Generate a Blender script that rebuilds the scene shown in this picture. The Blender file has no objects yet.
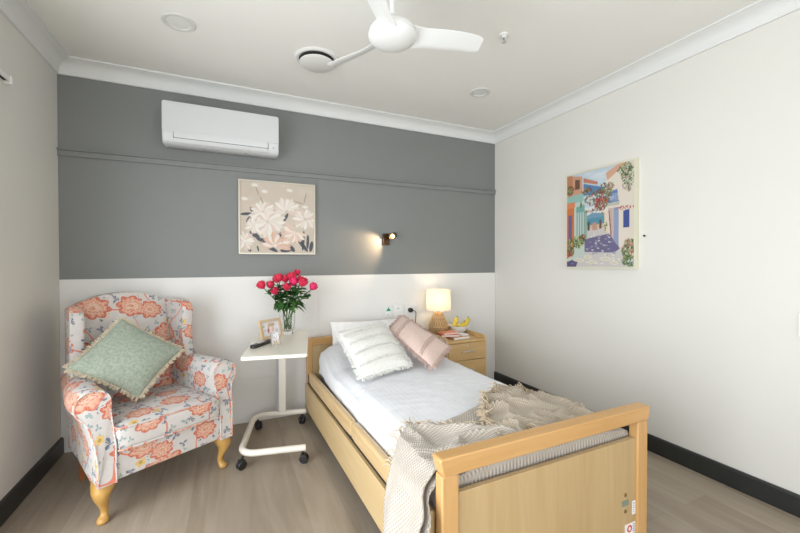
import bpy, bmesh, math, random
import numpy as np
from math import sin, cos, pi, radians, sqrt, atan2
from mathutils import Vector, Matrix, noise

random.seed(7)
SC = bpy.context.scene
COL = SC.collection
L, R, D, CEIL = -1.049, 2.670, 3.327, 2.70
FRONT = -1.7

# ------------------------------------------------------------------ materials
class X:
    """small wrapper that turns python arithmetic into math nodes"""
    def __init__(s, nt, sock): s.nt, s.s = nt, sock
    def _m(s, op, *a, clamp=False):
        n = s.nt.nodes.new('ShaderNodeMath'); n.operation = op; n.use_clamp = clamp
        for i, v in enumerate((s,) + a):
            if isinstance(v, X): s.nt.links.new(v.s, n.inputs[i])
            else: n.inputs[i].default_value = v
        return X(s.nt, n.outputs[0])
    def __add__(s, o): return s._m('ADD', o)
    def __sub__(s, o): return s._m('SUBTRACT', o)
    def __mul__(s, o): return s._m('MULTIPLY', o)
    def __truediv__(s, o): return s._m('DIVIDE', o)
    def lt(s, o): return s._m('LESS_THAN', o)
    def gt(s, o): return s._m('GREATER_THAN', o)
    def sin(s): return s._m('SINE')
    def cos(s): return s._m('COSINE')
    def abs(s): return s._m('ABSOLUTE')
    def sqrt(s): return s._m('SQRT')
    def atan2(s, o): return s._m('ARCTAN2', o)
    def rng(s, a, b, c=0.0, d=1.0):
        n = s.nt.nodes.new('ShaderNodeMapRange'); n.clamp = True
        s.nt.links.new(s.s, n.inputs[0])
        for i, v in enumerate((a, b, c, d)): n.inputs[i + 1].default_value = v
        return X(s.nt, n.outputs[0])

def new_mat(name):
    m = bpy.data.materials.new(name); m.use_nodes = True
    nt = m.node_tree
    return m, nt, nt.nodes['Principled BSDF']

def simple(name, col, rough=0.5, metal=0.0, **kw):
    m, nt, b = new_mat(name)
    b.inputs['Base Color'].default_value = (*col, 1)
    b.inputs['Roughness'].default_value = rough
    b.inputs['Metallic'].default_value = metal
    for k, v in kw.items(): b.inputs[k].default_value = v
    return m

def tex(nt, kind, vec=None, **kw):
    n = nt.nodes.new(kind)
    for k, v in kw.items():
        if hasattr(n, k): setattr(n, k, v)
        else: n.inputs[k].default_value = v
    if vec is not None: nt.links.new(vec, n.inputs['Vector'])
    return n

def mapping(nt, sock, scale=(1, 1, 1), rot=(0, 0, 0), loc=(0, 0, 0)):
    n = nt.nodes.new('ShaderNodeMapping')
    n.inputs['Scale'].default_value = scale; n.inputs['Rotation'].default_value = rot
    n.inputs['Location'].default_value = loc
    nt.links.new(sock, n.inputs['Vector'])
    return n.outputs[0]

def mix(nt, fac, a, b):
    n = nt.nodes.new('ShaderNodeMix'); n.data_type = 'RGBA'
    for sock, v in ((n.inputs[0], fac), (n.inputs[6], a), (n.inputs[7], b)):
        if isinstance(v, X): nt.links.new(v.s, sock)
        elif isinstance(v, bpy.types.NodeSocket): nt.links.new(v, sock)
        elif isinstance(v, tuple): sock.default_value = (*v, 1)
        else: sock.default_value = v
    return n.outputs[2]

def bump(nt, b, height, strength=0.2, dist=0.002):
    n = nt.nodes.new('ShaderNodeBump')
    n.inputs['Strength'].default_value = strength; n.inputs['Distance'].default_value = dist
    nt.links.new(height.s if isinstance(height, X) else height, n.inputs['Height'])
    nt.links.new(n.outputs[0], b.inputs['Normal'])

def coord(nt, out='Object'):
    return nt.nodes.new('ShaderNodeTexCoord').outputs[out]

def paint(name, col, rough=0.6, amt=0.03):
    m, nt, b = new_mat(name)
    c = coord(nt)
    n = tex(nt, 'ShaderNodeTexNoise', c, Scale=1.5, Detail=3.0)
    f = X(nt, n.outputs[0]).rng(0.3, 0.7)
    lo = tuple(max(0, v * (1 - amt)) for v in col)
    nt.links.new(mix(nt, f, lo, col), b.inputs['Base Color'])
    b.inputs['Roughness'].default_value = rough
    n2 = tex(nt, 'ShaderNodeTexNoise', c, Scale=260.0, Detail=2.0)
    bump(nt, b, n2.outputs[0], 0.06, 0.001)
    return m

def wood(name, c1, c2, axis='x', scale=1.0, rough=0.42, strips=0.0):
    m, nt, b = new_mat(name)
    co = coord(nt)
    s = {'x': (1.2, 14, 14), 'y': (14, 1.2, 14), 'z': (14, 14, 1.2)}[axis]
    v = mapping(nt, co, tuple(k * scale for k in s))
    n = tex(nt, 'ShaderNodeTexNoise', v, Scale=2.0, Detail=6.0, Distortion=0.6)
    f = X(nt, n.outputs[0]).rng(0.3, 0.72)
    col = mix(nt, f, c1, c2)
    if strips:
        sep = nt.nodes.new('ShaderNodeSeparateXYZ'); nt.links.new(co, sep.inputs[0])
        k = X(nt, sep.outputs[0]) / strips
        w = tex(nt, 'ShaderNodeTexWhiteNoise'); w.noise_dimensions = '1D'
        fl = k._m('FLOOR'); nt.links.new(fl.s, w.inputs['W'])
        col = mix(nt, X(nt, w.outputs[0]).rng(0, 1, 0, 0.35), col, tuple(v * 0.8 for v in c1))
    nt.links.new(col, b.inputs['Base Color'])
    b.inputs['Roughness'].default_value = rough
    bump(nt, b, f, 0.05, 0.001)
    return m

def cloth(name, col, col2=None, scale=400.0, rough=0.9, bstr=0.3, lines=None, nscale=30.0):
    m, nt, b = new_mat(name)
    co = coord(nt)
    n = tex(nt, 'ShaderNodeTexNoise', co, Scale=nscale, Detail=4.0)
    f = X(nt, n.outputs[0]).rng(0.35, 0.65)
    c = mix(nt, f, col, col2 or tuple(v * 0.92 for v in col))
    w = tex(nt, 'ShaderNodeTexNoise', co, Scale=scale, Detail=2.0)
    h = X(nt, w.outputs[0])
    if lines:
        sep = nt.nodes.new('ShaderNodeSeparateXYZ')
        uv = coord(nt, 'UV'); nt.links.new(uv, sep.inputs[0])
        a = (X(nt, sep.outputs[0]) * lines[0]).sin() if lines[0] else None
        bb = (X(nt, sep.outputs[1]) * lines[1]).sin() if lines[1] else None
        k = a if bb is None else (bb if a is None else a * bb)
        g = k.rng(-1, 1)
        c = mix(nt, g, c, tuple(v * lines[2] for v in col))
        h = h * 0.4 + g
    nt.links.new(c, b.inputs['Base Color'])
    b.inputs['Roughness'].default_value = rough
    b.inputs['Sheen Weight'].default_value = 0.15
    bump(nt, b, h, bstr, 0.002)
    return m

def floor_mat():
    m, nt, b = new_mat('oak_plank')
    co = coord(nt)
    sep = nt.nodes.new('ShaderNodeSeparateXYZ'); nt.links.new(co, sep.inputs[0])
    cmb = nt.nodes.new('ShaderNodeCombineXYZ')
    nt.links.new(sep.outputs[1], cmb.inputs[0]); nt.links.new(sep.outputs[0], cmb.inputs[1])
    br = nt.nodes.new('ShaderNodeTexBrick')
    nt.links.new(cmb.outputs[0], br.inputs['Vector'])
    br.offset = 0.37
    for k, v in (('Scale', 1.0), ('Brick Width', 1.9), ('Row Height', 0.187), ('Mortar Size', 0.0012), ('Mortar Smooth', 0.3), ('Bias', 0.0)):
        br.inputs[k].default_value = v
    br.inputs['Color1'].default_value = (0.250, 0.200, 0.148, 1)
    br.inputs['Color2'].default_value = (0.385, 0.322, 0.250, 1)
    br.inputs['Mortar'].default_value = (0.20, 0.165, 0.125, 1)
    g = tex(nt, 'ShaderNodeTexNoise', mapping(nt, co, (22, 1.6, 1)), Scale=1.6, Detail=8.0, Distortion=0.8)
    f = X(nt, g.outputs[0]).rng(0.32, 0.7)
    g2 = tex(nt, 'ShaderNodeTexNoise', mapping(nt, co, (5, 0.7, 1)), Scale=1.2, Detail=3.0, Distortion=1.5)
    f2 = X(nt, g2.outputs[0]).rng(0.35, 0.7, 0.0, 0.5)
    c = mix(nt, f * 0.5, br.outputs[0], (0.22, 0.172, 0.125))
    c = mix(nt, f2, c, (0.42, 0.36, 0.29))
    nt.links.new(c, b.inputs['Base Color'])
    b.inputs['Roughness'].default_value = 0.42
    bump(nt, b, X(nt, br.outputs[1]) * -1.0 + f * 0.1, 0.15, 0.001)
    return m

def floral_mat():
    m, nt, b = new_mat('floral_fabric')
    uv = coord(nt, 'UV')
    wob = tex(nt, 'ShaderNodeTexNoise', uv, Scale=30.0, Detail=2.0)
    def cells(scale, rnd, off):
        v = mapping(nt, uv, loc=(off, off * 0.7, 0))
        vo = tex(nt, 'ShaderNodeTexVoronoi', v, Scale=scale, Randomness=rnd)
        vo.voronoi_dimensions = '2D'
        sub = nt.nodes.new('ShaderNodeVectorMath'); sub.operation = 'SUBTRACT'
        nt.links.new(v, sub.inputs[0]); nt.links.new(vo.outputs['Position'], sub.inputs[1])
        s = nt.nodes.new('ShaderNodeSeparateXYZ'); nt.links.new(sub.outputs[0], s.inputs[0])
        c = nt.nodes.new('ShaderNodeSeparateColor'); nt.links.new(vo.outputs['Color'], c.inputs[0])
        return X(nt, s.outputs[0]), X(nt, s.outputs[1]), [X(nt, o) for o in c.outputs[:3]]
    cream = (0.57, 0.535, 0.51)
    wv = X(nt, wob.outputs[0]) - 0.5
    # big coral blossoms
    dx, dy, rc = cells(4.9, 0.6, 3.3)
    dy = dy * 1.3
    r = (dx * dx + dy * dy).sqrt()
    th = dy.atan2(dx) + rc[0] * 6.28
    Rm = rc[1].rng(0, 1, 0.058, 0.100)
    t = r / (Rm * ((th * 4.0).sin().abs() * 0.22 + 0.84)) + wv * 0.25
    fl = t.lt(1.0)
    # small secondary leaves
    ex, ey, ec = cells(17.0, 0.85, 1.7)
    er = (ex * ex + ey * ey).sqrt()
    eth = ey.atan2(ex)
    spr = er.lt(((eth * 1.5 + ec[0] * 6.28).cos().abs() * 0.022 + (eth * 5.0).sin() * 0.003) * ec[2].rng(0, 1, 0.6, 1.25) + wv * 0.020)
    line = (eth * 6.0).sin()
    leaf_on = spr * ec[1].gt(0.22) * t.gt(1.15)
    # coral vines : iso-lines of smooth noise
    vn = tex(nt, 'ShaderNodeTexNoise', uv, Scale=4.2, Detail=0.0)
    vine = (X(nt, vn.outputs[0]) - 0.5).abs().lt(0.0095) * t.gt(1.0)
    # ochre blossoms
    ox, oy, oc = cells(7.5, 0.8, 9.1)
    orr = (ox * ox + oy * oy).sqrt(); oth = oy.atan2(ox)
    ot = orr / ((oth * 2.5).sin().abs() * 0.009 + 0.016)
    och = ot.lt(1.0) * oc[0].gt(0.55) * t.gt(1.1)
    c = mix(nt, X(nt, wob.outputs[0]).rng(0.3, 0.7), cream, tuple(v * 0.93 for v in cream))
    c = mix(nt, vine, c, (0.62, 0.20, 0.13))
    leafcol = mix(nt, ec[2].gt(0.5), (0.23, 0.30, 0.30), (0.15, 0.16, 0.22))
    leafcol = mix(nt, line.gt(0.4) * 0.6, leafcol, (0.50, 0.52, 0.48))
    c = mix(nt, leaf_on, c, leafcol)
    ocol = mix(nt, ot.lt(0.4), (0.66, 0.43, 0.14), (0.35, 0.28, 0.10))
    c = mix(nt, och, c, ocol)
    ramp = nt.nodes.new('ShaderNodeValToRGB'); ramp.color_ramp.interpolation = 'LINEAR'
    t2 = t + (th * 14.0).sin() * 0.09 * t + wv * 0.45
    nt.links.new(t2.s, ramp.inputs[0])
    stops = [(0.0, (0.50, 0.25, 0.13)), (0.16, (0.56, 0.18, 0.10)), (0.24, (0.64, 0.44, 0.33)), (0.42, (0.62, 0.31, 0.22)),
             (0.50, (0.50, 0.13, 0.07)), (0.56, (0.64, 0.40, 0.30)), (0.74, (0.60, 0.28, 0.19)), (0.86, (0.50, 0.11, 0.06)), (1.0, (0.50, 0.12, 0.07))]
    el = ramp.color_ramp.elements
    el[0].position, el[0].color = stops[0][0], (*stops[0][1], 1)
    el[1].position, el[1].color = stops[-1][0], (*stops[-1][1], 1)
    for p_, c_ in stops[1:-1]:
        e = el.new(p_); e.color = (*c_, 1)
    pv = tex(nt, 'ShaderNodeTexVoronoi', uv, Scale=62.0, Randomness=1.0)
    pv.voronoi_dimensions = '2D'; pv.feature = 'DISTANCE_TO_EDGE'
    ln_ = X(nt, pv.outputs[0]).lt(0.10) * t.rng(0.05, 0.75, 0.75, 0.25)
    fcol = mix(nt, ln_, ramp.outputs[0], (0.66, 0.50, 0.40))
    c = mix(nt, fl, c, fcol)
    nt.links.new(c, b.inputs['Base Color'])
    b.inputs['Roughness'].default_value = 0.85
    b.inputs['Sheen Weight'].default_value = 0.1
    w = tex(nt, 'ShaderNodeTexNoise', uv, Scale=500.0, Detail=2.0)
    bump(nt, b, w.outputs[0], 0.2, 0.001)
    return m

def vcol_mat(name, rough=0.6, coat=0.0):
    m, nt, b = new_mat(name)
    a = nt.nodes.new('ShaderNodeVertexColor'); a.layer_name = 'Col'
    nt.links.new(a.outputs[0], b.inputs['Base Color'])
    b.inputs['Roughness'].default_value = rough
    b.inputs['Coat Weight'].default_value = coat
    n = tex(nt, 'ShaderNodeTexNoise', coord(nt), Scale=90.0, Detail=3.0)
    bump(nt, b, n.outputs[0], 0.15, 0.001)
    return m

def glass_mat(name, col=(1, 1, 1), rough=0.02, ior=1.45):
    m, nt, b = new_mat(name)
    b.inputs['Base Color'].default_value = (*col, 1)
    b.inputs['Roughness'].default_value = rough
    b.inputs['Transmission Weight'].default_value = 1.0
    b.inputs['IOR'].default_value = ior
    return m

def pane_mat():
    m = bpy.data.materials.new('window_glass'); m.use_nodes = True; nt = m.node_tree
    nt.nodes.clear()
    o = nt.nodes.new('ShaderNodeOutputMaterial'); mx = nt.nodes.new('ShaderNodeMixShader')
    t = nt.nodes.new('ShaderNodeBsdfTransparent'); g = nt.nodes.new('ShaderNodeBsdfGlossy')
    g.inputs['Roughness'].default_value = 0.02
    mx.inputs[0].default_value = 0.05
    nt.links.new(t.outputs[0], mx.inputs[1]); nt.links.new(g.outputs[0], mx.inputs[2])
    nt.links.new(mx.outputs[0], o.inputs[0])
    return m

def shade_mat():
    m = bpy.data.materials.new('lamp_shade_fabric'); m.use_nodes = True; nt = m.node_tree
    b = nt.nodes['Principled BSDF']; o = nt.nodes['Material Output']
    b.inputs['Base Color'].default_value = (0.90, 0.86, 0.78, 1); b.inputs['Roughness'].default_value = 0.9
    tr = nt.nodes.new('ShaderNodeBsdfTranslucent'); tr.inputs[0].default_value = (0.92, 0.89, 0.83, 1)
    mx = nt.nodes.new('ShaderNodeMixShader'); mx.inputs[0].default_value = 0.55
    nt.links.new(b.outputs[0], mx.inputs[1]); nt.links.new(tr.outputs[0], mx.inputs[2])
    nt.links.new(mx.outputs[0], o.inputs[0])
    return m

def emit(name, col, s):
    m, nt, b = new_mat(name)
    b.inputs['Base Color'].default_value = (*col, 1)
    b.inputs['Emission Color'].default_value = (*col, 1); b.inputs['Emission Strength'].default_value = s
    return m

M = dict(
    wall=paint('wall_paint', (0.70, 0.686, 0.642)),
    grey=paint('grey_feature_paint', (0.205, 0.213, 0.205), 0.5),
    white_board=paint('white_panel_paint', (0.765, 0.755, 0.725), 0.45),
    ceil=paint('ceiling_paint', (0.80, 0.79, 0.745), 0.8),
    cornice=paint('cornice_paint', (0.72, 0.725, 0.71), 0.5),
    skirt=paint('charcoal_gloss', (0.022, 0.024, 0.023), 0.35),
    floor=floor_mat(),
    floral=floral_mat(),
    ac=simple('ac_plastic', (0.61, 0.62, 0.625), 0.3),
    ac_dark=simple('ac_gap', (0.08, 0.08, 0.08), 0.6),
    white_plastic=simple('white_plastic', (0.78, 0.78, 0.76), 0.35),
    fan=simple('fan_white', (0.77, 0.78, 0.765), 0.35),
    dark=simple('dark_gap', (0.03, 0.03, 0.03), 0.7),
    black=simple('black_plastic', (0.015, 0.015, 0.016), 0.4),
    cream_metal=simple('cream_metal', (0.76, 0.72, 0.64), 0.35),
    cream_top=simple('cream_laminate', (0.80, 0.76, 0.66), 0.25),
    beech=wood('beech', (0.53, 0.295, 0.105), (0.60, 0.355, 0.145), 'x'),
    beech_v=wood('beech_upright', (0.53, 0.295, 0.105), (0.60, 0.355, 0.145), 'z'),
    maple=wood('maple_panel', (0.47, 0.325, 0.155), (0.53, 0.38, 0.20), 'z', strips=0.21),
    maple_rail=wood('maple_rail', (0.50, 0.355, 0.175), (0.57, 0.42, 0.225), 'y'),
    tan_rail=wood('tan_rail', (0.52, 0.36, 0.18), (0.60, 0.43, 0.23), 'y', rough=0.35),
    oak_ns=wood('nightstand_oak', (0.52, 0.335, 0.145), (0.60, 0.40, 0.18), 'x'),
    leg=wood('honey_pine', (0.47, 0.26, 0.065), (0.56, 0.33, 0.10), 'z', rough=0.3),
    leg_dark=wood('red_brown_wood', (0.30, 0.10, 0.03), (0.36, 0.14, 0.05), 'z', rough=0.4),
    duvet=cloth('white_cotton', (0.79, 0.80, 0.835), lines=(200.0, 0, 0.985), bstr=0.08),
    pillow=cloth('pillow_cotton', (0.86, 0.85, 0.84), bstr=0.15),
    tuft=cloth('tufted_ivory', (0.84, 0.83, 0.79), (0.78, 0.77, 0.73), bstr=0.6, nscale=60.0),
    pink=cloth('blush_cotton', (0.76, 0.59, 0.52), (0.72, 0.55, 0.48), bstr=0.4),
    pink_fringe=cloth('blush_fringe', (0.60, 0.44, 0.39), (0.52, 0.37, 0.33), nscale=80.0),
    green=cloth('sage_slub', (0.26, 0.31, 0.245), (0.36, 0.40, 0.325), bstr=0.5, nscale=70.0),
    green_fringe=cloth('oat_fringe', (0.62, 0.54, 0.40), (0.52, 0.45, 0.33), nscale=80.0),
    throw=cloth('oatmeal_knit', (0.55, 0.49, 0.415), (0.62, 0.56, 0.49), lines=(380.0, 300.0, 0.55), bstr=0.9, nscale=14.0),
    throw2=cloth('oatmeal_knit_reverse', (0.47, 0.395, 0.305), (0.52, 0.44, 0.35), lines=(380.0, 300.0, 0.70), bstr=0.7, nscale=14.0),
    throw_fr=cloth('oatmeal_yarn', (0.58, 0.47, 0.33), (0.48, 0.38, 0.26), nscale=80.0),
    glass=glass_mat('cut_glass'),
    pane=pane_mat(),
    rose=simple('rose_petal', (0.62, 0.008, 0.055), 0.55, **{'Sheen Weight': 0.2}),
    rose2=simple('rose_petal_pink', (0.72, 0.02, 0.13), 0.55),
    leafg=simple('rose_leaf', (0.04, 0.125, 0.03), 0.5),
    leafl=simple('rose_leaf_light', (0.10, 0.24, 0.055), 0.5),
    stem=simple('rose_stem', (0.06, 0.16, 0.03), 0.5),
    frame_silver=simple('champagne_frame', (0.52, 0.48, 0.40), 0.35, 0.4),
    frame_cream=simple('cream_frame', (0.66, 0.64, 0.50), 0.4),
    canvas=vcol_mat('painted_canvas'),
    photo=vcol_mat('printed_photo', 0.3),
    light_wood=wood('light_wood_frame', (0.52, 0.38, 0.23), (0.60, 0.46, 0.30), 'x'),
    bronze=simple('bronze', (0.10, 0.055, 0.025), 0.3, 0.8),
    shade=shade_mat(),
    rattan=simple('rattan', (0.62, 0.42, 0.21), 0.6),
    rattan_dark=simple('rattan_core', (0.42, 0.26, 0.12), 0.7),
    bulb=emit('warm_bulb', (1.0, 0.72, 0.38), 14.0),
    spot_bulb=emit('spot_bulb', (1.0, 0.60, 0.24), 5.0),
    ceramic=simple('white_ceramic', (0.85, 0.84, 0.83), 0.2),
    banana=simple('banana_skin', (0.66, 0.50, 0.05), 0.5),
    banana_tip=simple('banana_stem', (0.20, 0.20, 0.04), 0.6),
    book_red=simple('coral_red_cover', (0.70, 0.12, 0.06), 0.4),
    book_orange=simple('salmon_cover', (0.78, 0.27, 0.17), 0.4),
    book_tan=simple('brown_cover', (0.42, 0.22, 0.12), 0.4),
    paper=simple('paper', (0.80, 0.78, 0.72), 0.8),
    metal=simple('satin_nickel', (0.70, 0.68, 0.64), 0.3, 0.9),
    brass=simple('aged_brass', (0.30, 0.22, 0.09), 0.4, 0.7),
    green_sign=simple('green_mark', (0.0, 0.30, 0.12), 0.4),
    slotg=simple('grey_green_slot', (0.20, 0.25, 0.19), 0.5),
    label_white=simple('label_white', (0.80, 0.80, 0.80), 0.4),
    label_grey=simple('label_print', (0.35, 0.36, 0.38), 0.4),
    label_red=simple('label_red', (0.65, 0.04, 0.03), 0.4),
    diffuser=simple('opal_diffuser', (0.70, 0.70, 0.67), 0.5),
    trimring=simple('downlight_ring', (0.62, 0.62, 0.59), 0.5),
    remote_glint=simple('remote_grey', (0.45, 0.46, 0.47), 0.3),
    mattress=simple('mattress_blue_grey', (0.30, 0.33, 0.40), 0.7),
    ext_ground=simple('paving', (0.35, 0.34, 0.32), 0.9),
)

# ------------------------------------------------------------------ mesh helpers
def obj(name, bm, mat, parent=None, smooth=True, bevel=0.0, seg=2, subsurf=0, loc=None):
    me = bpy.data.meshes.new(name)
    bmesh.ops.recalc_face_normals(bm, faces=bm.faces)
    if smooth:
        for f in bm.faces: f.smooth = True
    bm.to_mesh(me); bm.free()
    if smooth:
        try: me.set_sharp_from_angle(angle=radians(38))
        except Exception: pass
    o = bpy.data.objects.new(name, me); COL.objects.link(o)
    for mm in (mat if isinstance(mat, list) else [mat]): me.materials.append(M[mm] if isinstance(mm, str) else mm)
    if parent is not None: o.parent = parent
    if loc is not None: o.location = loc
    if bevel:
        b = o.modifiers.new('bevel', 'BEVEL'); b.width = bevel; b.segments = seg; b.limit_method = 'ANGLE'; b.angle_limit = radians(35)
        b.harden_normals = False
    if subsurf:
        s = o.modifiers.new('sub', 'SUBSURF'); s.levels = subsurf; s.render_levels = subsurf
    return o

def tag(o, label, cat, group=None, kind=None):
    o['label'] = label; o['category'] = cat
    if group: o['group'] = group
    if kind: o['kind'] = kind
    return o

def thing(name, label, cat, loc=(0, 0, 0), rz=0.0, group=None):
    o = bpy.data.objects.new(name, None); COL.objects.link(o)
    o.empty_display_size = 0.05
    o.location = loc; o.rotation_euler = (0, 0, rz)
    return tag(o, label, cat, group)

def structure(name, bm, mat, **kw):
    o = obj(name, bm, mat, **kw); o['kind'] = 'structure'; return o

def B(): return bmesh.new()

def box(bm, x0, x1, y0, y1, z0, z1, mat=0):
    v = [bm.verts.new(p) for p in ((x0, y0, z0), (x1, y0, z0), (x1, y1, z0), (x0, y1, z0), (x0, y0, z1), (x1, y0, z1), (x1, y1, z1), (x0, y1, z1))]
    fs = [bm.faces.new([v[i] for i in f]) for f in ((0, 3, 2, 1), (4, 5, 6, 7), (0, 1, 5, 4), (1, 2, 6, 5), (2, 3, 7, 6), (3, 0, 4, 7))]
    for f in fs: f.material_index = mat
    return v

def lathe(bm, prof, seg=32, c=(0, 0, 0), rfun=None, mat=0, mtx=None):
    rings = []
    for r, z in prof:
        ring = []
        for i in range(seg):
            a = 2 * pi * i / seg
            rr = r * (rfun(a, z) if rfun else 1)
            p = Vector((rr * cos(a), rr * sin(a), z))
            if mtx: p = mtx @ p
            ring.append(bm.verts.new(p + Vector(c)))
        rings.append(ring)
    for a, b in zip(rings, rings[1:]):
        for i in range(seg):
            f = bm.faces.new((a[i], a[(i + 1) % seg], b[(i + 1) % seg], b[i])); f.material_index = mat
    if prof[0][0] > 1e-6:
        f = bm.faces.new(rings[0][::-1]); f.material_index = mat
    if prof[-1][0] > 1e-6:
        f = bm.faces.new(rings[-1]); f.material_index = mat
    if prof[0][0] <= 1e-6: bmesh.ops.remove_doubles(bm, verts=rings[0], dist=1e-6)
    if prof[-1][0] <= 1e-6: bmesh.ops.remove_doubles(bm, verts=[v for v in rings[-1] if v.is_valid], dist=1e-6)

def shell(bm, prof, seg=32, c=(0, 0, 0), rfun=None):
    """closed profile loop revolved (hollow things)"""
    rings = []
    for r, z in prof:
        rings.append([bm.verts.new((c[0] + r * (rfun(2 * pi * i / seg, z) if rfun else 1) * cos(2 * pi * i / seg),
                                    c[1] + r * (rfun(2 * pi * i / seg, z) if rfun else 1) * sin(2 * pi * i / seg), c[2] + z)) for i in range(seg)])
    n = len(rings)
    for k in range(n):
        a, b = rings[k], rings[(k + 1) % n]
        for i in range(seg): bm.faces.new((a[i], a[(i + 1) % seg], b[(i + 1) % seg], b[i]))

def tube(bm, pts, rad, seg=10, cap=True, sx=1.0, mat=0):
    pts = [Vector(p) for p in pts]; n = len(pts)
    if not isinstance(rad, (list, tuple)): rad = [rad] * n
    prev = None; rings = []
    for i, p in enumerate(pts):
        t = (pts[min(i + 1, n - 1)] - pts[max(i - 1, 0)]).normalized()
        if prev is None:
            u = t.orthogonal().normalized() if abs(t.z) > 0.99 else t.cross(Vector((0, 0, 1))).normalized()
        else:
            u = (prev - t * prev.dot(t)).normalized()
        prev = u; w = t.cross(u)
        rings.append([bm.verts.new(p + (u * cos(2 * pi * k / seg) * sx + w * sin(2 * pi * k / seg)) * rad[i]) for k in range(seg)])
    for a, b in zip(rings, rings[1:]):
        for i in range(seg):
            f = bm.faces.new((a[i], a[(i + 1) % seg], b[(i + 1) % seg], b[i])); f.material_index = mat
    if cap:
        for f in (bm.faces.new(rings[0][::-1]), bm.faces.new(rings[-1])): f.material_index = mat

def prism(bm, outline, axis, a0, a1, mat=0):
    """outline: 2-D points; axis: extrusion axis. x:(y,z) y:(x,z) z:(x,y)"""
    def P(p, a):
        return {'x': (a, p[0], p[1]), 'y': (p[0], a, p[1]), 'z': (p[0], p[1], a)}[axis]
    A = [bm.verts.new(P(p, a0)) for p in outline]; Bv = [bm.verts.new(P(p, a1)) for p in outline]
    n = len(outline)
    fs = [bm.faces.new(A[::-1]), bm.faces.new(Bv)]
    for i in range(n): fs.append(bm.faces.new((A[i], A[(i + 1) % n], Bv[(i + 1) % n], Bv[i])))
    for f in fs: f.material_index = mat

def grid(bm, fn, nu, nv, uvs=None, flip=False):
    V = [[bm.verts.new(fn(i / nu, j / nv)) for i in range(nu + 1)] for j in range(nv + 1)]
    lay = bm.loops.layers.uv.verify() if uvs else None
    for j in range(nv):
        for i in range(nu):
            q = [(i, j), (i + 1, j), (i + 1, j + 1), (i, j + 1)]
            f = bm.faces.new([V[b][a] for a, b in q])
            if uvs:
                for l, (a, b) in zip(f.loops, q): l[lay].uv = uvs(a / nu, b / nv)
    return V

def box_uv(bm, off=(0, 0)):
    lay = bm.loops.layers.uv.verify()
    bm.normal_update()
    for f in bm.faces:
        n = f.normal; a = max(range(3), key=lambda k: abs(n[k]))
        for l in f.loops:
            p = l.vert.co
            uv = ((p.y, p.z), (p.x, p.z), (p.x, p.y - 0.31))[a]
            l[lay].uv = (uv[0] + off[0] + (0.4 if a == 0 else 0), uv[1] + off[1])

def smoothpath(pts, n=8):
    pts = [Vector(p) for p in pts]; out = []
    P = [pts[0]] + pts + [pts[-1]]
    for i in range(1, len(P) - 2):
        for k in range(n):
            t = k / n; a, b, c, d = P[i - 1], P[i], P[i + 1], P[i + 2]
            out.append(0.5 * ((2 * b) + (c - a) * t + (2 * a - 5 * b + 4 * c - d) * t * t + (3 * b - a - 3 * c + d) * t ** 3))
    out.append(pts[-1]); return out

def sstep(a, b, x):
    t = min(1, max(0, (x - a) / (b - a))); return t * t * (3 - 2 * t)

def interp(x, tab):
    if x <= tab[0][0]: return tab[0][1]
    for (x0, y0), (x1, y1) in zip(tab, tab[1:]):
        if x <= x1: return y0 + (y1 - y0) * (x - x0) / (x1 - x0)
    return tab[-1][1]

# ------------------------------------------------------------------ room shell
T = 0.12
bm = B(); box(bm, L - T, R + T, FRONT - T, D + T, -0.1, 0); structure('floor', bm, 'floor', smooth=False)
bm = B(); box(bm, L - T, R + T, FRONT - T, D + T, CEIL, CEIL + 0.1); structure('ceiling', bm, 'ceil', smooth=False)
bm = B(); box(bm, L - T, R + T, D, D + T, 0, CEIL); structure('wall_back', bm, 'grey', smooth=False)
bm = B(); box(bm, R, R + T, FRONT, D, 0, CEIL); structure('wall_right', bm, 'wall', smooth=False)
# left wall with a wide glazed opening (towards the camera side of the room)
WY0, WY1, WZ0, WZ1 = -0.75, 2.10, 0.04, 2.12
bm = B()
box(bm, L - T, L, WY1, D, 0, CEIL); box(bm, L - T, L, FRONT, WY0, 0, CEIL)
box(bm, L - T, L, WY0, WY1, WZ1, CEIL); box(bm, L - T, L, WY0, WY1, 0, WZ0)
structure('wall_left', bm, 'wall', smooth=False)
# front wall (behind the camera) with a window
FX0, FX1, FZ0, FZ1 = -0.6, 2.1, 0.7, 2.2
bm = B()
box(bm, L - T, FX0, FRONT - T, FRONT, 0, CEIL); box(bm, FX1, R + T, FRONT - T, FRONT, 0, CEIL)
box(bm, FX0, FX1, FRONT - T, FRONT, FZ1, CEIL); box(bm, FX0, FX1, FRONT - T, FRONT, 0, FZ0)
structure('wall_front', bm, 'wall', smooth=False)

def window(n, axis, a0, a1, z0, z1, w, parts):
    """frame bars as one mesh, pane as child"""
    bm = B()
    def bar(u0, u1, p0, p1):
        if axis == 'x': box(bm, w - 0.03, w + 0.03, u0, u1, p0, p1)
        else: box(bm, u0, u1, w - 0.03, w + 0.03, p0, p1)
    t = 0.05
    bar(a0, a0 + t, z0, z1); bar(a1 - t, a1, z0, z1); bar(a0 + t, a1 - t, z0, z0 + t); bar(a0 + t, a1 - t, z1 - t, z1)
    for k in range(1, parts):
        u = a0 + (a1 - a0) * k / parts; bar(u - t / 2, u + t / 2, z0 + t, z1 - t)
    f = structure('window_%d' % n, bm, 'white_plastic', smooth=False)
    bm = B()
    if axis == 'x': box(bm, w - 0.003, w + 0.003, a0 + t, a1 - t, z0 + t, z1 - t)
    else: box(bm, a0 + t, a1 - t, w - 0.003, w + 0.003, z0 + t, z1 - t)
    obj('pane', bm, 'pane', f, smooth=False)
window(1, 'x', WY0, WY1, WZ0, WZ1, L - 0.06, 3)
window(2, 'y', FX0, FX1, FZ0, FZ1, FRONT - 0.06, 3)

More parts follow.
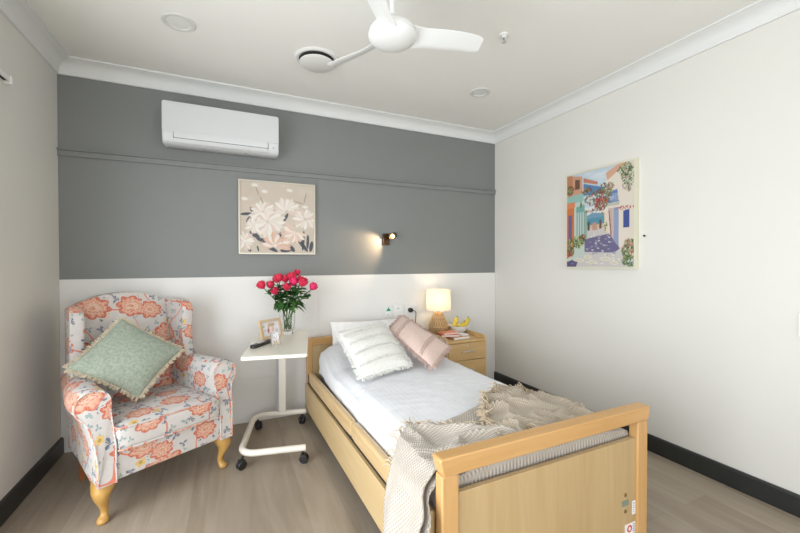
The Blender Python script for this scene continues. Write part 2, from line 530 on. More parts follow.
# white panelled lower back wall: boards with hair-line joints
bm = B()
DADO, G = 1.197, 0.0022
xs = [L + 0.001, -0.465, 0.73, 1.93, R - 0.001]
for a, b in zip(xs, xs[1:]):
    for z0, z1 in ((0.0, 0.36), (0.36, 1.045), (1.045, DADO)):
        box(bm, a + G, b - G, D - 0.010, D + 0.001, z0 + G, z1 - (0 if z1 == DADO else G))
box(bm, L + 0.001, R - 0.001, D - 0.007, D + 0.001, 0, DADO - 0.001)
structure('trim_1', bm, 'white_board', smooth=False)
# picture rail painted grey
bm = B()
zr = 2.075
prism(bm, [(D + 0.001, zr - 0.026), (D - 0.014, zr - 0.026), (D - 0.014, zr + 0.008), (D - 0.026, zr + 0.012), (D - 0.026, zr + 0.022), (D + 0.001, zr + 0.022)], 'x', L + 0.001, R - 0.001)
structure('trim_2', bm, 'grey', smooth=False)

# coved cornice, mitred in the corners
cov = [(0, 2.602), (0.012, 2.602), (0.012, 2.612)]
for k in range(1, 8):
    a = pi / 2 * k / 8
    cov.append((0.084 - 0.070 * cos(a), 2.614 + 0.070 * (sin(a)) * 1.0))
cov += [(0.084, 2.688), (0.096, 2.688), (0.096, 2.70), (0, 2.70)]
def cornice(n, f0, f1):
    bm = B(); A = [bm.verts.new(f0(d, z)) for d, z in cov]; Bq = [bm.verts.new(f1(d, z)) for d, z in cov]
    m = len(cov); bm.faces.new(A[::-1]); bm.faces.new(Bq)
    for i in range(m): bm.faces.new((A[i], A[(i + 1) % m], Bq[(i + 1) % m], Bq[i]))
    structure('trim_%d' % n, bm, 'cornice', smooth=False)
cornice(3, lambda d, z: (L + d, D - d, z), lambda d, z: (R - d, D - d, z))
cornice(4, lambda d, z: (L + d, FRONT + d, z), lambda d, z: (L + d, D - d, z))
cornice(5, lambda d, z: (R - d, FRONT + d, z), lambda d, z: (R - d, D - d, z))
cornice(6, lambda d, z: (L + d, FRONT + d, z), lambda d, z: (R - d, FRONT + d, z))
# skirting boards
bm = B(); prism(bm, [(L, 0), (L + 0.018, 0), (L + 0.018, 0.100), (L + 0.012, 0.112), (L, 0.112)], 'y', WY1 + 0.02, D - 0.0105)
structure('baseboard_left', bm, 'skirt', smooth=False)
bm = B(); prism(bm, [(R, 0), (R - 0.018, 0), (R - 0.018, 0.100), (R - 0.012, 0.112), (R, 0.112)], 'y', FRONT, D - 0.0105)
structure('baseboard_right', bm, 'skirt', smooth=False)
bm = B(); prism(bm, [(FRONT, 0), (FRONT + 0.018, 0), (FRONT + 0.018, 0.100), (FRONT + 0.012, 0.112), (FRONT, 0.112)], 'x', L, R - 0.018)
structure('baseboard_front', bm, 'skirt', smooth=False)

# ------------------------------------------------------------------ ceiling fittings
def downlight(x, y, r, label):
    t = thing('downlight', label, 'ceiling light', (x, y, CEIL), group='recessed downlights in the ceiling')
    bm = B(); lathe(bm, [(r, 0), (r, -0.004), (r - 0.006, -0.008), (r - 0.022, -0.006), (r - 0.026, 0)], 40); obj('trim_ring', bm, 'trimring', t)
    bm = B(); lathe(bm, [(r - 0.026, 0), (r - 0.028, -0.003), (0, -0.004)], 40); obj('diffuser', bm, 'diffuser', t)
downlight(-0.245, 2.522, 0.088, 'round recessed downlight above the air conditioner, the larger one at left')
downlight(1.888, 2.54, 0.082, 'round recessed downlight near the back right corner of the ceiling')

t = thing('ceiling_vent', 'round white ceiling air vent with dark gap and dropped centre disc', 'air vent', (0.566, 2.59, CEIL))
bm = B(); lathe(bm, [(0.150, 0), (0.150, -0.006), (0.138, -0.012), (0.120, -0.008), (0.118, 0)], 48); obj('outer_ring', bm, 'white_plastic', t)
bm = B(); lathe(bm, [(0.119, -0.001), (0.112, -0.010), (0.075, -0.012), (0.06, -0.012)], 48); obj('dark_throat', bm, 'dark', t)
bm = B()
for k in range(24):
    a = 2 * pi * k / 24
    tube(bm, [(0.075 * cos(a), 0.075 * sin(a), -0.012), (0.116 * cos(a), 0.116 * sin(a), -0.008)], 0.0014, 5)
obj('vane', bm, 'metal', t, smooth=False)
bm = B(); lathe(bm, [(0, -0.022), (0.108, -0.022), (0.116, -0.027), (0.116, -0.034), (0.107, -0.040), (0, -0.042)], 48); obj('centre_disc', bm, 'diffuser', t)
bm = B(); lathe(bm, [(0.02, -0.010), (0.02, -0.025)], 16); obj('stem', bm, 'dark', t)

t = thing('sprinkler_head', 'small chrome fire sprinkler head hanging from the ceiling beside the fan', 'sprinkler', (1.545, 1.84, CEIL))
bm = B(); lathe(bm, [(0.030, 0), (0.028, -0.006), (0.012, -0.010), (0.012, -0.02)], 24); obj('escutcheon', bm, 'white_plastic', t)
bm = B()
for s in (-1, 1): tube(bm, smoothpath([(0.009 * s, 0, -0.018), (0.014 * s, 0, -0.03), (0.002 * s, 0, -0.045)], 5), 0.0022, 6)
obj('yoke', bm, 'metal', t)
bm = B(); tube(bm, [(0, 0, -0.018), (0, 0, -0.044)], 0.0028, 8); obj('bulb', bm, 'black', t)
bm = B(); lathe(bm, [(0, -0.044), (0.014, -0.045), (0.014, -0.047), (0, -0.049)], 20, rfun=lambda a, z: 1 + 0.08 * (1 if int(a / (2 * pi) * 20) % 2 else -1)); obj('deflector', bm, 'metal', t)

# ceiling fan
t = thing('ceiling_fan', 'white three-blade ceiling fan with domed hub', 'ceiling fan', (0.735, 1.685, CEIL))
bm = B(); lathe(bm, [(0.075, 0), (0.073, -0.03), (0.05, -0.055), (0.018, -0.065)], 32); obj('canopy', bm, 'fan', t)
bm = B(); tube(bm, [(0, 0, -0.05), (0, 0, -0.24)], 0.013, 16); obj('downrod', bm, 'fan', t)
bm = B(); lathe(bm, [(0.022, -0.195), (0.03, -0.205), (0.036, -0.225), (0.06, -0.236), (0.095, -0.248), (0.112, -0.270), (0.117, -0.293)], 40); obj('motor_housing', bm, 'fan', t)
bm = B(); lathe(bm, [(0.117, -0.292), (0.115, -0.302), (0.100, -0.318), (0.070, -0.331), (0.035, -0.338), (0, -0.340)], 40); obj('hub_dome', bm, 'fan', t)
def blade_bm(ang):
    bm = B(); nu, nv = 22, 8
    Rm = Matrix.Rotation(ang, 4, 'Z')
    def surf(off):
        def f(u, v):
            r = 0.055 + u * 0.42
            ch = interp(u, [(0, 0.13), (0.10, 0.12), (0.25, 0.105), (0.5, 0.112), (0.85, 0.112), (0.96, 0.104), (1.0, 0.088)])
            sweep = -0.012 * sin(u * pi)
            w = (v - 0.5) * ch
            pitch = -radians(interp(u, [(0, 34), (0.2, 31), (0.6, 26), (1, 22)]))
            zc = -0.288 + 0.025 * sstep(0, 1, u)
            th = 0.003 * (1 - (2 * v - 1) ** 2) + 0.0012
            lead = 0.008 * sstep(0.8, 1, v)
            return Rm @ Vector((r, sweep + w * cos(pitch), zc + w * sin(pitch) + lead + off * th))
        return f
    a = grid(bm, surf(1), nu, nv); b = grid(bm, surf(-1), nu, nv)
    for i in range(nu):
        bm.faces.new((a[0][i], a[0][i + 1], b[0][i + 1], b[0][i])); bm.faces.new((a[nv][i], a[nv][i + 1], b[nv][i + 1], b[nv][i]))
    for j in range(nv):
        bm.faces.new((a[j][0], a[j + 1][0], b[j + 1][0], b[j][0])); bm.faces.new((a[j][nu], a[j + 1][nu], b[j + 1][nu], b[j][nu]))
    return bm
for a in (-7, 112, 232): obj('blade', blade_bm(radians(a)), 'fan', t)

# ------------------------------------------------------------------ air conditioner
t = thing('air_conditioner', 'white wall-mounted split air conditioner on the grey wall', 'air conditioner', (-0.018, D, 2.165))
hw = 0.398
prof = [(0, 0.30), (-0.165, 0.30), (-0.192, 0.292), (-0.198, 0.270), (-0.200, 0.10), (-0.196, 0.045), (-0.180, 0.012), (-0.150, 0.0), (-0.05, 0.004), (0, 0.03)]
bm = B(); prism(bm, prof, 'x', -hw, hw); obj('body', bm, 'ac', t, bevel=0.012, seg=4)
# front cover panel, a little proud, rounded corners
def rrect(x0, x1, z0, z1, r, n=5):
    out = []
    for cx, cz, a0 in ((x1 - r, z1 - r, 0), (x0 + r, z1 - r, 90), (x0 + r, z0 + r, 180), (x1 - r, z0 + r, 270)):
        for k in range(n + 1):
            a = radians(a0 + 90 * k / n); out.append((cx + r * cos(a), cz + r * sin(a)))
    return out
bm = B(); prism(bm, rrect(-hw + 0.002, hw - 0.002, 0.085, 0.298, 0.016), 'y', -0.206, -0.195); obj('front_panel', bm, 'ac', t, bevel=0.004)
bm = B()
pr = [(-0.2045, 0.098), (-0.2040, 0.06), (-0.198, 0.034), (-0.186, 0.014), (-0.176, 0.010), (-0.176, 0.030), (-0.19, 0.07), (-0.19, 0.098)]
prism(bm, pr, 'x', -0.325, 0.315); obj('louvre_flap', bm, 'ac', t, bevel=0.003)
bm = B(); box(bm, -0.3275, 0.3175, -0.2003, -0.192, 0.040, 0.0995); obj('flap_gap', bm, 'ac_dark', t, smooth=False)
bm = B(); lathe(bm, [(0.006, 0), (0.006, 0.004), (0, 0.005)], 12, mtx=Matrix.Rotation(radians(90), 3, 'X').to_4x4(), c=(0.355, -0.1995, 0.05)); obj('indicator_light', bm, 'label_grey', t)
bm = B(); box(bm, -0.14, -0.12, -0.16, -0.145, -0.004, 0.004); obj('clip', bm, 'label_grey', t)
bm = B(); box(bm, 0.15, 0.17, -0.16, -0.145, -0.004, 0.004); obj('clip', bm, 'label_grey', t)

# ------------------------------------------------------------------ paintings (colour painted on a fine mesh)
class Canvas:
    def __init__(s, w, h, bg):
        s.w, s.h = w, h; s.a = np.zeros((h, w, 3)); s.a[:] = bg
        s.X, s.Y = np.meshgrid((np.arange(w) + 0.5) / w, (np.arange(h) + 0.5) / h)
    def _put(s, m, c, al=1.0):
        m = np.clip(m, 0, 1)[..., None] * al; s.a = s.a * (1 - m) + np.array(c) * m
    def poly(s, pts, c, al=1.0):
        m = np.zeros_like(s.X, bool); n = len(pts)
        for i in range(n):
            (x0, y0), (x1, y1) = pts[i], pts[(i + 1) % n]
            if y0 == y1: continue
            k = ((y0 > s.Y) != (y1 > s.Y)) & (s.X < (x1 - x0) * (s.Y - y0) / (y1 - y0) + x0); m ^= k
        s._put(m.astype(float), c, al)
    def ell(s, x, y, rx, ry, ang, c, al=1.0, soft=0.15):
        ca, sa = cos(ang), sin(ang); dx, dy = s.X - x, s.Y - y
        u = (dx * ca + dy * sa) / rx; v = (-dx * sa + dy * ca) / ry
        s._put((1 - np.sqrt(u * u + v * v)) / soft, c, al)
    def stroke(s, x0, y0, x1, y1, w, c, al=1.0):
        s.ell((x0 + x1) / 2, (y0 + y1) / 2, max(1e-4, math.hypot(x1 - x0, y1 - y0) / 2), w, atan2(y1 - y0, x1 - x0), c, al)
def lin(r, g, b): return tuple(((v / 255 + 0.055) / 1.055) ** 2.4 if v > 10 else v / 255 / 12.92 for v in (r, g, b))

def canvas_mesh(cv, W_, H_, name, parent, mat, mtx):
    """grid in local x (width), z (height); y=image row from the top"""
    w, h = cv.w, cv.h
    xs = np.linspace(0, W_, w + 1); zs = np.linspace(H_, 0, h + 1)
    vx, vz = np.meshgrid(xs, zs)
    verts = [mtx @ Vector((a, 0, c)) for a, c in zip(vx.ravel(), vz.ravel())]
    base = len(verts)
    faces = []
    for j in range(h):
        r0 = j * (w + 1); r1 = r0 + w + 1
        faces += [(r1 + i, r1 + i + 1, r0 + i + 1, r0 + i) for i in range(w)]
    back = [mtx @ Vector(p) for p in ((0, 0.006, 0), (W_, 0.006, 0), (W_, 0.006, H_), (0, 0.006, H_))]
    verts += back
    c0, c1, c2, c3 = h * (w + 1), h * (w + 1) + w, w, 0
    faces += [(base, base + 3, base + 2, base + 1)]
    faces += [tuple([base, base + 1] + [c0 + i for i in range(w, -1, -1)])]
    faces += [tuple([base + 3] + [i for i in range(0, w + 1)] + [base + 2])]
    faces += [tuple([base] + [j * (w + 1) for j in range(h, -1, -1)] + [base + 3])]
    faces += [tuple([base + 1, base + 2] + [j * (w + 1) + w for j in range(0, h + 1)])]
    me = bpy.data.meshes.new(name); me.from_pydata(verts, [], faces)
    ca = me.color_attributes.new('Col', 'FLOAT_COLOR', 'POINT')
    pad = np.pad(cv.a, ((0, 1), (0, 1), (0, 0)), mode='edge').reshape(-1, 3)
    buf = np.ones((len(verts), 4)); buf[:base, :3] = pad; buf[base:, :3] = cv.a[0, 0]
    ca.data.foreach_set('color', buf.ravel())
    me.materials.append(M[mat])
    o = bpy.data.objects.new(name, me); COL.objects.link(o); o.parent = parent
    return o

def frame_bm(W_, H_, fw, d0, d1, mtx):
    bm = B()
    O = [(-fw, -fw), (W_ + fw, -fw), (W_ + fw, H_ + fw), (-fw, H_ + fw)]; I = [(0, 0), (W_, 0), (W_, H_), (0, H_)]
    ring = lambda pts, y: [bm.verts.new(mtx @ Vector((a, y, c))) for a, c in pts]
    of, ob, if_, ib = ring(O, d0), ring(O, d1), ring(I, d0), ring(I, d1)
    for i in range(4):
        j = (i + 1) % 4
        bm.faces.new((of[i], of[j], if_[j], if_[i])); bm.faces.new((ob[i], ib[i], ib[j], ob[j]))
        bm.faces.new((of[i], ob[i], ob[j], of[j])); bm.faces.new((if_[i], if_[j], ib[j], ib[i]))
    return bm

rs = np.random.RandomState(5)
# flowers on beige
c = Canvas(200, 196, lin(205, 192, 176))
for k in range(60):
    c.ell(rs.rand(), rs.rand() * 0.8, 0.05 + rs.rand() * 0.08, 0.03 + rs.rand() * 0.05, rs.rand() * 3, lin(*[(214, 200, 186), (198, 184, 168), (208, 190, 178), (216, 206, 196)][k % 4]), 0.45, 0.8)
for x, y in ((0.32, 0.13), (0.66, 0.09), (0.06, 0.25), (0.19, 0.05), (0.88, 0.32)): c.ell(x, y, 0.055, 0.03, 0.1, lin(236, 230, 224), 0.8, 0.5)
for x0, y0, x1, y1 in ((0.2, 0.06, 0.25, 0.2), (0.26, 0.2, 0.31, 0.33), (0.9, 0.1, 0.86, 0.28), (0.72, 0.24, 0.86, 0.28), (0.8, 0.48, 0.86, 0.34), (0.55, 0.22, 0.52, 0.3)):
    c.stroke(x0, y0, x1, y1, 0.007, lin(140, 120, 108), 0.75)
navy = lin(62, 70, 82)
for x0, y0, x1, y1, w in ((0.0, 0.47, 0.17, 0.45, 0.022), (0.08, 0.58, 0.17, 0.46, 0.026), (0.13, 0.36, 0.19, 0.48, 0.02), (0.12, 0.70, 0.26, 0.80, 0.035), (0.2, 0.8, 0.42, 0.86, 0.03),
        (0.44, 0.84, 0.56, 0.70, 0.03), (0.38, 0.62, 0.42, 0.80, 0.018), (0.41, 0.42, 0.46, 0.55, 0.02), (0.57, 0.56, 0.64, 0.42, 0.022), (0.76, 0.78, 0.92, 0.99, 0.03), (0.86, 0.66, 0.84, 0.98, 0.022),
        (0.92, 0.72, 0.91, 0.95, 0.022), (0.98, 0.82, 0.95, 0.99, 0.03), (0.52, 0.97, 0.7, 0.95, 0.035), (0.3, 0.88, 0.5, 0.99, 0.03), (0.1, 0.93, 0.14, 0.99, 0.02), (0.22, 0.9, 0.24, 0.99, 0.012), (0.65, 0.88, 0.73, 0.99, 0.03)):
    c.stroke(x0, y0, x1, y1, w, navy, 0.95)
def daisy(cx, cy, r, n, a0, a1, cols, cen):
    n = int(n * 1.25)
    for k in range(n):
        a = a0 + (a1 - a0) * k / max(1, n - 1) + rs.randn() * 0.05
        rr = r * (0.85 + 0.3 * rs.rand())
        c.stroke(cx + 0.015 * cos(a), cy + 0.015 * sin(a), cx + rr * cos(a), cy + rr * sin(a), 0.024 * r / 0.15, lin(*cols[k % len(cols)]), 0.95)
    c.ell(cx, cy, 0.03, 0.024, 0.2, lin(*cen), 0.9, 0.6)
ivory = [(236, 230, 220), (226, 216, 204), (232, 222, 212), (220, 200, 188)]
daisy(0.36, 0.56, 0.24, 15, 0, 6.0, ivory, (214, 206, 196))
daisy(0.30, 0.42, 0.16, 9, 2.6, 6.4, ivory, (216, 196, 176))
daisy(0.62, 0.40, 0.19, 13, 2.9, 6.5, ivory, (206, 194, 184))
daisy(0.88, 0.50, 0.17, 13, 0, 6.0, ivory, (214, 190, 178))
daisy(0.72, 0.70, 0.18, 10, 0.3, 4.0, [(228, 204, 186), (236, 224, 212), (222, 192, 178)], (230, 220, 210))
daisy(0.46, 0.90, 0.20, 11, 3.0, 6.5, [(220, 186, 170), (234, 222, 212), (214, 176, 150)], (238, 232, 226))
daisy(0.06, 0.84, 0.13, 11, 0, 6.0, ivory, (238, 232, 230))
daisy(0.18, 0.62, 0.12, 8, 1.0, 5.0, ivory, (222, 212, 200))
for k in range(14): c.stroke(*(lambda x, y: (x, y, x + rs.randn() * 0.03, y + 0.05))(0.15 + rs.rand() * 0.8, 0.35 + rs.rand() * 0.5), 0.006, lin(178, 150, 132), 0.7)
t = thing('painting', 'square painting of ivory daisies with dark leaves in slim pale frame on grey wall', 'painting', (0.096, D - 0.028, 1.393))
c.a *= 0.86
canvas_mesh(c, 0.590, 0.580, 'canvas', t, 'canvas', Matrix())
obj('frame', frame_bm(0.590, 0.580, 0.012, -0.010, 0.0275, Matrix()), 'frame_silver', t, smooth=False)

# street scene
c = Canvas(150, 196, lin(200, 212, 222))
P, E_, S_ = c.poly, c.ell, c.stroke
P([(0.25, 0), (0.62, 0), (0.62, 0.2), (0.3, 0.16)], lin(196, 212, 224))
for k in range(14): E_(0.3 + 0.35 * rs.rand(), 0.02 + 0.12 * rs.rand(), 0.09, 0.02, 0.1, lin(222, 228, 232), 0.5, 0.8)
# distant sea and hill
P([(0.3, 0.38), (0.62, 0.38), (0.62, 0.60), (0.3, 0.60)], lin(224, 226, 224))
P([(0.33, 0.47), (0.42, 0.44), (0.62, 0.46), (0.62, 0.52), (0.33, 0.52)], lin(120, 158, 182))
P([(0.33, 0.50), (0.62, 0.49), (0.62, 0.57), (0.33, 0.57)], lin(88, 150, 172))
P([(0.3, 0.57), (0.64, 0.56), (0.64, 0.62), (0.3, 0.62)], lin(206, 186, 158))
# road
P([(0.33, 0.60), (0.62, 0.60), (0.98, 1.0), (0.0, 1.0), (0.0, 0.86)], lin(206, 200, 196))
P([(0.30, 0.71), (0.66, 0.67), (0.86, 0.80), (0.74, 0.86), (0.2, 0.84), (0.05, 0.93), (0.0, 0.93), (0.0, 0.85)], lin(110, 104, 140))
P([(0.0, 0.9), (0.2, 0.93), (0.16, 1.0), (0, 1)], lin(92, 86, 126))
for k in range(70):
    u = rs.rand(); yy = 0.66 + 0.34 * rs.rand(); sp = 0.15 + (yy - 0.6) * 1.0
    E_(0.47 + (u - 0.5) * sp * 1.6, yy, 0.014 + 0.03 * (yy - 0.6), 0.007, 0.1, lin(*[(236, 232, 224), (150, 146, 168), (178, 170, 176)][k % 3]), 0.8)
for x, y, w in ((0.2, 0.93, 0.1), (0.42, 0.95, 0.08), (0.62, 0.92, 0.09), (0.74, 0.96, 0.06), (0.35, 0.9, 0.07)): E_(x, y, w, 0.022, 0.05, lin(228, 222, 206), 0.95); E_(x, y, w * 0.7, 0.012, 0.05, lin(206, 200, 170), 0.7)
# left buildings
P([(0.0, 0.0), (0.26, 0.04), (0.27, 0.3), (0.0, 0.3)], lin(206, 158, 128))
P([(0.0, 0.0), (0.1, 0.01), (0.1, 0.16), (0, 0.16)], lin(190, 132, 100))
P([(0.14, 0.06), (0.22, 0.07), (0.22, 0.17), (0.14, 0.17)], lin(110, 78, 66))
P([(0.0, 0.26), (0.3, 0.25), (0.3, 0.88), (0.0, 0.95)], lin(196, 210, 200))
P([(0.0, 0.23), (0.27, 0.22), (0.3, 0.30), (0, 0.32)], lin(150, 190, 182))
P([(0.0, 0.30), (0.14, 0.30), (0.14, 0.36), (0, 0.37)], lin(222, 140, 96))
P([(0.0, 0.36), (0.13, 0.36), (0.13, 0.86), (0.0, 0.92)], lin(206, 120, 66))
P([(0.03, 0.44), (0.09, 0.44), (0.09, 0.84), (0.03, 0.86)], lin(110, 96, 140))
P([(0.16, 0.36), (0.3, 0.34), (0.3, 0.42), (0.16, 0.42)], lin(120, 172, 160))
for x in (0.17, 0.21, 0.25, 0.285): P([(x, 0.42), (x + 0.014, 0.42), (x + 0.014, 0.76), (x, 0.78)], lin(132, 166, 168))
P([(0.3, 0.4), (0.34, 0.42), (0.34, 0.68), (0.3, 0.72)], lin(150, 178, 160))
P([(0.28, 0.06), (0.5, 0.13), (0.5, 0.16), (0.28, 0.11)], lin(196, 128, 104))
P([(0.28, 0.12), (0.6, 0.2), (0.58, 0.28), (0.28, 0.26)], lin(86, 128, 176))
P([(0.28, 0.25), (0.6, 0.26), (0.58, 0.31), (0.28, 0.31)], lin(206, 214, 220))
# right buildings
P([(0.62, 0.08), (0.74, 0.02), (1.0, 0.0), (1.0, 0.95), (0.86, 0.86), (0.62, 0.62)], lin(230, 220, 206))
P([(0.62, 0.06), (0.8, 0.0), (0.92, 0.0), (0.64, 0.14)], lin(214, 168, 140))
P([(0.62, 0.27), (0.78, 0.24), (0.8, 0.37), (0.62, 0.37)], lin(104, 130, 178))
for k in range(6): S_(0.64 + k * 0.027, 0.27, 0.64 + k * 0.027, 0.36, 0.005, lin(216, 222, 232))
P([(0.58, 0.37), (0.82, 0.36), (0.8, 0.40), (0.6, 0.40)], lin(190, 190, 176))
P([(0.73, 0.42), (0.8, 0.42), (0.8, 0.80), (0.73, 0.74)], lin(150, 160, 190))
P([(0.67, 0.42), (0.72, 0.42), (0.72, 0.72), (0.68, 0.68)], lin(196, 176, 170))
P([(0.86, 0.46), (0.94, 0.45), (0.94, 0.62), (0.86, 0.62)], lin(62, 84, 150))
P([(0.6, 0.44), (0.66, 0.44), (0.66, 0.66), (0.6, 0.64)], lin(232, 214, 190))
S_(0.66, 0.4, 0.7, 0.72, 0.008, lin(150, 70, 66))
def bush(cx, cy, rx, ry, n, cols, s=0.016):
    for k in range(int(n * 1.7)):
        a, q = rs.rand() * 6.28, sqrt(rs.rand())
        E_(cx + rx * q * cos(a), cy + ry * q * sin(a), s * (0.6 + rs.rand()), s * 0.6, rs.rand() * 3, lin(*cols[k % len(cols)]), 0.9, 0.4)
gr = [(74, 100, 62), (104, 130, 80), (52, 78, 54), (140, 158, 104)]
rd = [(176, 52, 62), (206, 84, 86), (150, 44, 50)]
bush(0.50, 0.30, 0.2, 0.08, 90, gr + gr + rd); bush(0.55, 0.36, 0.1, 0.07, 60, gr + rd + rd); bush(0.62, 0.22, 0.12, 0.06, 40, gr + gr + rd)
bush(0.34, 0.2, 0.1, 0.03, 25, gr + gr + rd); bush(0.40, 0.42, 0.12, 0.015, 20, rd + gr, 0.01)
bush(0.92, 0.14, 0.09, 0.14, 80, gr + [(206, 150, 140), (150, 160, 130)], 0.014); bush(0.88, 0.08, 0.1, 0.05, 30, gr)
bush(0.88, 0.43, 0.12, 0.015, 24, rd + [(200, 130, 110)], 0.01)
bush(0.06, 0.17, 0.07, 0.05, 40, gr + gr + rd); bush(0.16, 0.74, 0.14, 0.06, 70, gr + [(206, 190, 90)]); bush(0.06, 0.84, 0.07, 0.05, 40, gr + gr + rd)
bush(0.27, 0.70, 0.05, 0.04, 24, gr + gr + rd); bush(0.93, 0.83, 0.09, 0.10, 110, gr + [(230, 214, 190), (200, 120, 110)]); bush(0.93, 0.94, 0.08, 0.05, 40, gr)
bush(0.62, 0.60, 0.02, 0.05, 12, gr, 0.01)
P([(0.35, 0.53), (0.38, 0.53), (0.38, 0.62), (0.35, 0.62)], lin(86, 70, 62)); P([(0.42, 0.55), (0.48, 0.54), (0.5, 0.62), (0.42, 0.62)], lin(196, 150, 130)); P([(0.53, 0.52), (0.56, 0.52), (0.56, 0.61), (0.53, 0.61)], lin(110, 80, 70))
E_(0.57, 0.46, 0.022, 0.016, 0, lin(150, 140, 110)); S_(0.24, 0.30, 0.24, 0.38, 0.012, lin(90, 96, 60))
# local x of the picture runs from its left edge (far) to its right edge (near)
Mx = Matrix(((0, 1, 0, 0), (-1, 0, 0, 0), (0, 0, 1, 0), (0, 0, 0, 1)))   # x->-y , y->+x
t = thing('painting', 'tall painting of a flowered seaside street in cream frame on right wall', 'painting', (R - 0.034, 2.330, 1.272))
c.a *= 0.80
canvas_mesh(c, 0.585, 0.765, 'canvas', t, 'canvas', Mx)
obj('frame', frame_bm(0.585, 0.765, 0.010, -0.006, 0.0335, Mx), 'frame_cream', t, smooth=False)
bm = B(); tube(bm, [(R, 1.690, 1.493), (R - 0.012, 1.690, 1.495)], 0.0045, 8); tube(bm, [(R - 0.012, 1.690, 1.495), (R - 0.014, 1.690, 1.495)], 0.007, 10)
tag(obj('nail', bm, 'bronze'), 'small dark nail in the right wall beside the street painting', 'nail')

# ------------------------------------------------------------------ wall fittings
t = thing('wall_spotlight', 'small bronze reading spotlight lit on the grey wall above the bed', 'wall light', (1.375, D, 1.53))
bm = B(); box(bm, -0.035, 0.035, -0.016, 0, -0.055, 0.055); obj('wall_plate', bm, 'bronze', t, bevel=0.004)
bm = B(); tube(bm, smoothpath([(0.0, -0.014, 0.02), (0.02, -0.04, 0.025), (0.045, -0.066, 0.03)], 5), 0.008, 10); obj('arm', bm, 'bronze', t)
sd = Vector((-0.66, -0.72, -0.25)).normalized(); sp = Vector((0.05, -0.068, 0.032))
bm = B(); q = sd.to_track_quat('Z', 'Y').to_matrix().to_4x4()
prof = [(0.0, -0.04), (0.022, -0.04), (0.028, -0.032), (0.030, 0.04), (0.027, 0.04), (0.024, -0.02), (0.0, -0.02)]
lathe(bm, prof, 24, mtx=Matrix.Translation(sp) @ q); obj('lamp_head', bm, 'bronze', t)
bm = B(); lathe(bm, [(0.0, 0.002), (0.018, 0.006), (0.021, 0.018), (0.012, 0.03), (0, 0.033)], 20, mtx=Matrix.Translation(sp) @ q); obj('bulb', bm, 'spot_bulb', t)

def plate(name, label, cat, x, z, w, h, extra=None, group=None):
    t = thing(name, label, cat, (x, D - 0.0100, z), group=group)
    bm = B(); prism(bm, rrect(-w / 2, w / 2, -h / 2, h / 2, 0.006, 3), 'y', -0.009, 0); obj('plate', bm, 'white_plastic', t, bevel=0.002)
    return t
t = plate('nurse_call_plate', 'white wall plate with green triangle mark, leftmost of three plates', 'wall plate', 1.395, 0.843, 0.075, 0.115)
bm = B(); prism(bm, [(-0.026, 0.004), (0.026, 0.004), (0.012, 0.022), (0.0, 0.042), (-0.012, 0.022)], 'y', -0.011, -0.0085); obj('green_mark', bm, 'green_sign', t, smooth=False)
bm = B(); box(bm, -0.012, -0.004, -0.012, -0.0085, -0.034, -0.028); obj('indicator', bm, 'label_red', t, smooth=False)
t = plate('wall_socket', 'plain white double plate between the green marked plate and the plugged outlet', 'wall plate', 1.506, 0.850, 0.100, 0.115)
bm = B(); box(bm, -0.02, 0.0, -0.012, -0.0085, 0.015, 0.022); obj('switch', bm, 'label_grey', t, smooth=False)
bm = B(); box(bm, 0.015, 0.024, -0.012, -0.0085, -0.01, 0.012); obj('switch', bm, 'label_white', t, smooth=False)
t = plate('power_outlet', 'white power outlet beside the lamp with a black plug in it', 'power outlet', 1.645, 0.840, 0.110, 0.115)
bm = B(); box(bm, 0.02, 0.035, -0.013, -0.0085, 0.028, 0.045); obj('switch', bm, 'label_white', t, smooth=False)
PLUGX = 1.622
t = thing('lamp_plug', 'round black plug in the outlet with a cord hanging down', 'plug', (PLUGX, D - 0.0195, 0.846))
bm = B(); lathe(bm, [(0.022, 0), (0.024, 0.02), (0.020, 0.034), (0, 0.038)], 20, mtx=Matrix.Rotation(radians(90), 3, 'X').to_4x4()); obj('plug_body', bm, 'black', t)
bm = B(); tube(bm, smoothpath([(0.01, -0.03, 0.0), (0.045, -0.035, -0.015), (0.055, -0.02, -0.06), (0.055, -0.012, -0.12), (0.04, -0.012, -0.24), (0.04, -0.012, -0.5)], 6), 0.0035, 8); obj('cord', bm, 'black', t)

t = thing('light_switch', 'white switch plate on the right wall at the picture edge', 'light switch', (R, 0.835, 0.985))
bm = B(); prism(bm, rrect(-0.06, 0.068, -0.06, 0.06, 0.006, 3), 'x', -0.009, 0); obj('plate', bm, 'white_plastic', t, bevel=0.002)
bm = B(); box(bm, -0.013, -0.009, -0.02, 0.01, -0.01, 0.012); obj('rocker', bm, 'label_white', t, smooth=False)

t = thing('curtain_track', 'end of a white curtain track high on the left wall', 'curtain track', (L, 2.650, 2.262))
bm = B(); box(bm, 0, 0.028, -2.9, 0, -0.008, 0.022); obj('rail', bm, 'white_plastic', t, bevel=0.004)
bm = B(); box(bm, 0.008, 0.022, -2.88, -0.03, -0.0095, -0.007); obj('channel', bm, 'dark', t, smooth=False)
bm = B(); box(bm, 0, 0.032, -0.012, 0.012, -0.018, 0.026); obj('end_cap', bm, 'white_plastic', t, bevel=0.004)

